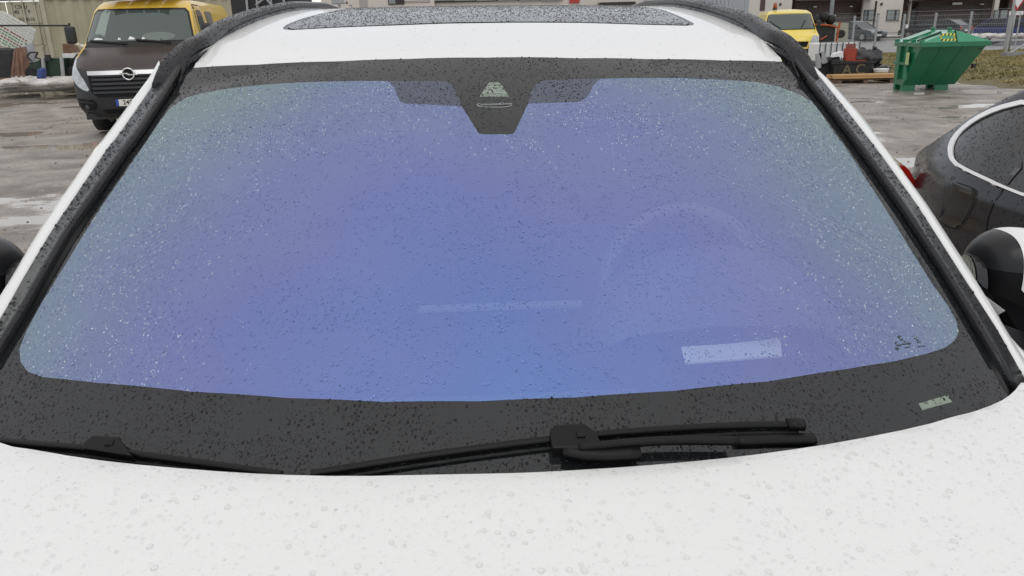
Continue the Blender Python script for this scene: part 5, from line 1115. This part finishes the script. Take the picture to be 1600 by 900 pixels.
# ================================================================== rain drops beaded on the wet surfaces
def tri_data(ob):
    dg = bpy.context.evaluated_depsgraph_get(); me = ob.evaluated_get(dg).to_mesh(); me.calc_loop_triangles()
    v = np.empty(len(me.vertices)*3); me.vertices.foreach_get('co', v); v = v.reshape(-1, 3)
    t = np.empty(len(me.loop_triangles)*3, int); me.loop_triangles.foreach_get('vertices', t); t = t.reshape(-1, 3)
    M = np.array(ob.matrix_world); v = v @ M[:3, :3].T + M[:3, 3]; return v, t
def drops(obs, per_m2, rmin, rmax, power, label, seg=7, hfac=.42, elong=.12, keep=None, nmax=40000, down=None, name='rain_drops', clump=.6, mtl=None, pull=True):
    T = []
    for ob in obs:
        v, t = tri_data(ob); T.append(v[t])
    T = np.concatenate(T); e1 = T[:, 1]-T[:, 0]; e2 = T[:, 2]-T[:, 0]; nr = np.cross(e1, e2); A = np.linalg.norm(nr, axis=1)/2
    nr = nr/np.maximum(A[:, None]*2, 1e-12); cen = T.mean(1); cam_d = np.array([0, 0, H])-cen
    flipn = (nr*cam_d).sum(1) < 0
    nr[flipn] *= -1
    good = (nr[:, 2] > -.2)
    if keep is not None: good &= keep(cen)
    A = np.where(good, A, 0); n = min(nmax, int(A.sum()*per_m2))
    if n < 3: return None
    idx = rng.choice(len(A), n, p=A/A.sum()); a, b = rng.random(n), rng.random(n); sw = a+b > 1; a[sw], b[sw] = 1-a[sw], 1-b[sw]
    P = T[idx, 0]+e1[idx]*a[:, None]+e2[idx]*b[:, None]; Nn = nr[idx]
    r = np.minimum(rmax, rmin*(1-rng.random(n))**(-1/power))
    if clump:
        q = np.array([noise.noise(Vector(p)*9)+.5*noise.noise(Vector(p)*28) for p in P]); k = rng.random(n) < np.clip(.72+q*clump*1.6, .15, 1)
        P, Nn, r = P[k], Nn[k], r[k]
    o = np.argsort(-r); P, Nn, r = P[o], Nn[o], r[o]; alive = np.ones(len(r), bool)
    for i in range(min(len(r), 900)):                      # the big ones have swallowed the small ones around them
        if alive[i]:
            d = np.linalg.norm(P-P[i], axis=1); z_ = (d < (r[i]+r)*.95); z_[:i+1] = False; alive &= ~z_
    P, Nn, r = P[alive], Nn[alive], r[alive]; n = len(r)
    g = np.array([0, 0, -1.]); tdn = g-(Nn*g).sum(1)[:, None]*Nn; ln = np.linalg.norm(tdn, axis=1)[:, None]; tdn = np.where(ln > .05, tdn/np.maximum(ln, 1e-6), np.cross(Nn, [1., 0, 0]))
    tdn /= np.maximum(np.linalg.norm(tdn, axis=1)[:, None], 1e-9); sid = np.cross(Nn, tdn)
    fr_ = [0, .45, .8, 1.0] if seg > 8 else [0, .62, 1.0]
    th = np.linspace(0, 2*np.pi, seg, endpoint=False); ph = rng.random(n)*6.28; am = rng.random(n)*.16; ph2 = rng.random(n)*6.28; am2 = rng.random(n)*.08
    rad = r[:, None]*(1+am[:, None]*np.cos(2*(th[None]-ph[:, None]))+am2[:, None]*np.cos(3*(th[None]-ph2[:, None])))
    el = 1+elong*rng.random(n)[:, None]
    hh = hfac*r*(.8+.4*rng.random(n)); V = []
    V.append((P+Nn*hh[:, None])[:, None, :])
    for f in fr_[1:]:
        hgt = hh[:, None]*(1-f*f)**.8 - (.00012 if f == 1 else 0)
        x_ = rad*f*np.cos(th)[None]*el; y_ = rad*f*np.sin(th)[None]/el
        V.append(P[:, None, :]+tdn[:, None, :]*x_[..., None]+sid[:, None, :]*y_[..., None]+Nn[:, None, :]*(hgt+np.zeros_like(x_))[..., None])
    V = np.concatenate(V, 1); m = V.shape[1]; base = (np.arange(n)*m)[:, None]
    F_ = []; s1 = np.arange(seg); s2 = (s1+1) % seg
    F3 = np.stack([np.zeros(seg, int), 1+s1, 1+s2], 1)
    tr_ = [F3]
    for k in range(len(fr_)-2):
        o0, o1 = 1+k*seg, 1+(k+1)*seg
        tr_ += [np.stack([o0+s1, o1+s1, o1+s2], 1), np.stack([o0+s1, o1+s2, o0+s2], 1)]
    F_ = np.concatenate(tr_); Fa = (F_[None]+base[:, :, None]).reshape(-1, 3)
    # outward winding
    w_ = np.cross(V[0][F_[0][1]]-V[0][F_[0][0]], V[0][F_[0][2]]-V[0][F_[0][0]])
    if w_ @ Nn[0] < 0: Fa = Fa[:, ::-1]
    me = bpy.data.meshes.new(name); Vf = V.reshape(-1, 3); me.vertices.add(len(Vf)); me.vertices.foreach_set('co', Vf.ravel())
    me.loops.add(Fa.size); me.loops.foreach_set('vertex_index', Fa.ravel().astype(np.int32)); me.polygons.add(len(Fa))
    me.polygons.foreach_set('loop_start', np.arange(0, Fa.size, 3, dtype=np.int32)); me.polygons.foreach_set('loop_total', np.full(len(Fa), 3, np.int32))
    me.update(calc_edges=True); me.validate()
    ob = link(name, me, mtl or water_m, None, True); tag(ob, label, None, None, 'stuff'); return ob
bpy.context.view_layer.update()
ch = {}
for o in suv.children: ch.setdefault(o.name.split('.')[0], []).append(o)
drops(ch['windscreen'], 64000, .00070, .0022, 3.0, 'fine rain drops beaded over the blue tinted windscreen', nmax=52000, seg=6, elong=.25, hfac=.55)
drops(ch['black_glass_border']+ch['dotted_glass_border']+ch['sensor_window']+ch['number_window'], 72000, .00075, .0026, 3.0, 'rain drops beaded on the black border of the windscreen', seg=6, elong=.3, mtl=water_dark)
drops([hood], 52000, .00065, .0043, 2.4, 'round clear rain drops standing on the white hood', keep=lambda c: c[:, 1] > .45, seg=12, hfac=.40, clump=.3, elong=.1, mtl=water_soft)
drops(ch['sunroof_glass'], 50000, .0010, .0030, 2.6, 'dense rain drops covering the black glass sunroof', mtl=water_m, keep=lambda c: c[:, 1] < 2.9, nmax=32000, seg=6, elong=.3, clump=.3)
drops(ch['roof_panel'], 2500, .0008, .004, 2.2, 'sparse rain drops on the white roof panel', keep=lambda c: c[:, 1] < 3, seg=8, hfac=.2)
drops(ch['roof_rail'], 50000, .0008, .0024, 2.4, 'rain drops beaded along the black roof rails', keep=lambda c: c[:, 1] < 2.6, seg=6, nmax=14000, mtl=water_dark)
drops(ch['pillar_trim'], 40000, .0007, .0024, 2.3, 'rain drops beaded along the black pillar trims', seg=7, elong=.4, mtl=water_dark)
drops([cb], 7000, .0016, .006, 2.2, 'rain drops beaded on the black coupe', seg=7, hfac=.3, keep=lambda c: (c[:, 1] > 1.6), nmax=22000, mtl=water_dark)
drops([o for o in coupe.children if o.name.startswith('side_window')], 16000, .0014, .004, 2.4, 'rain drops running on the side window of the black coupe', seg=6, keep=lambda c: (c[:, 1] > 1.6), mtl=water_dark)
def bright_water():
    m = bpy.data.materials.new('rain water glinting over the coating'); m.use_nodes = True; t = m.node_tree; b = t.nodes['Principled BSDF']; n = t.nodes.new; l = t.links.new
    b.inputs['Roughness'].default_value = 0; b.inputs['IOR'].default_value = 1.333; b.inputs['Transmission Weight'].default_value = 1
    g = n('ShaderNodeBsdfGlossy'); g.inputs[0].default_value = (.9, .95, .95, 1); g.inputs['Roughness'].default_value = .05; mx = n('ShaderNodeMixShader'); mx.inputs[0].default_value = .5
    l(b.outputs[0], mx.inputs[1]); l(g.outputs[0], mx.inputs[2]); l(mx.outputs[0], t.nodes['Material Output'].inputs[0]); return m
drops(ch['windscreen'], 26000, .00055, .0015, 3.0, 'sparkling fine rain drops near the top and sides of the windscreen', nmax=20000, seg=6, elong=.3, hfac=.5, clump=.35, mtl=bright_water(), keep=lambda c: ((np.abs(c[:, 0]) > .34+.3*rng.random(len(c))) | (c[:, 1] > 1.22+.25*rng.random(len(c)))))
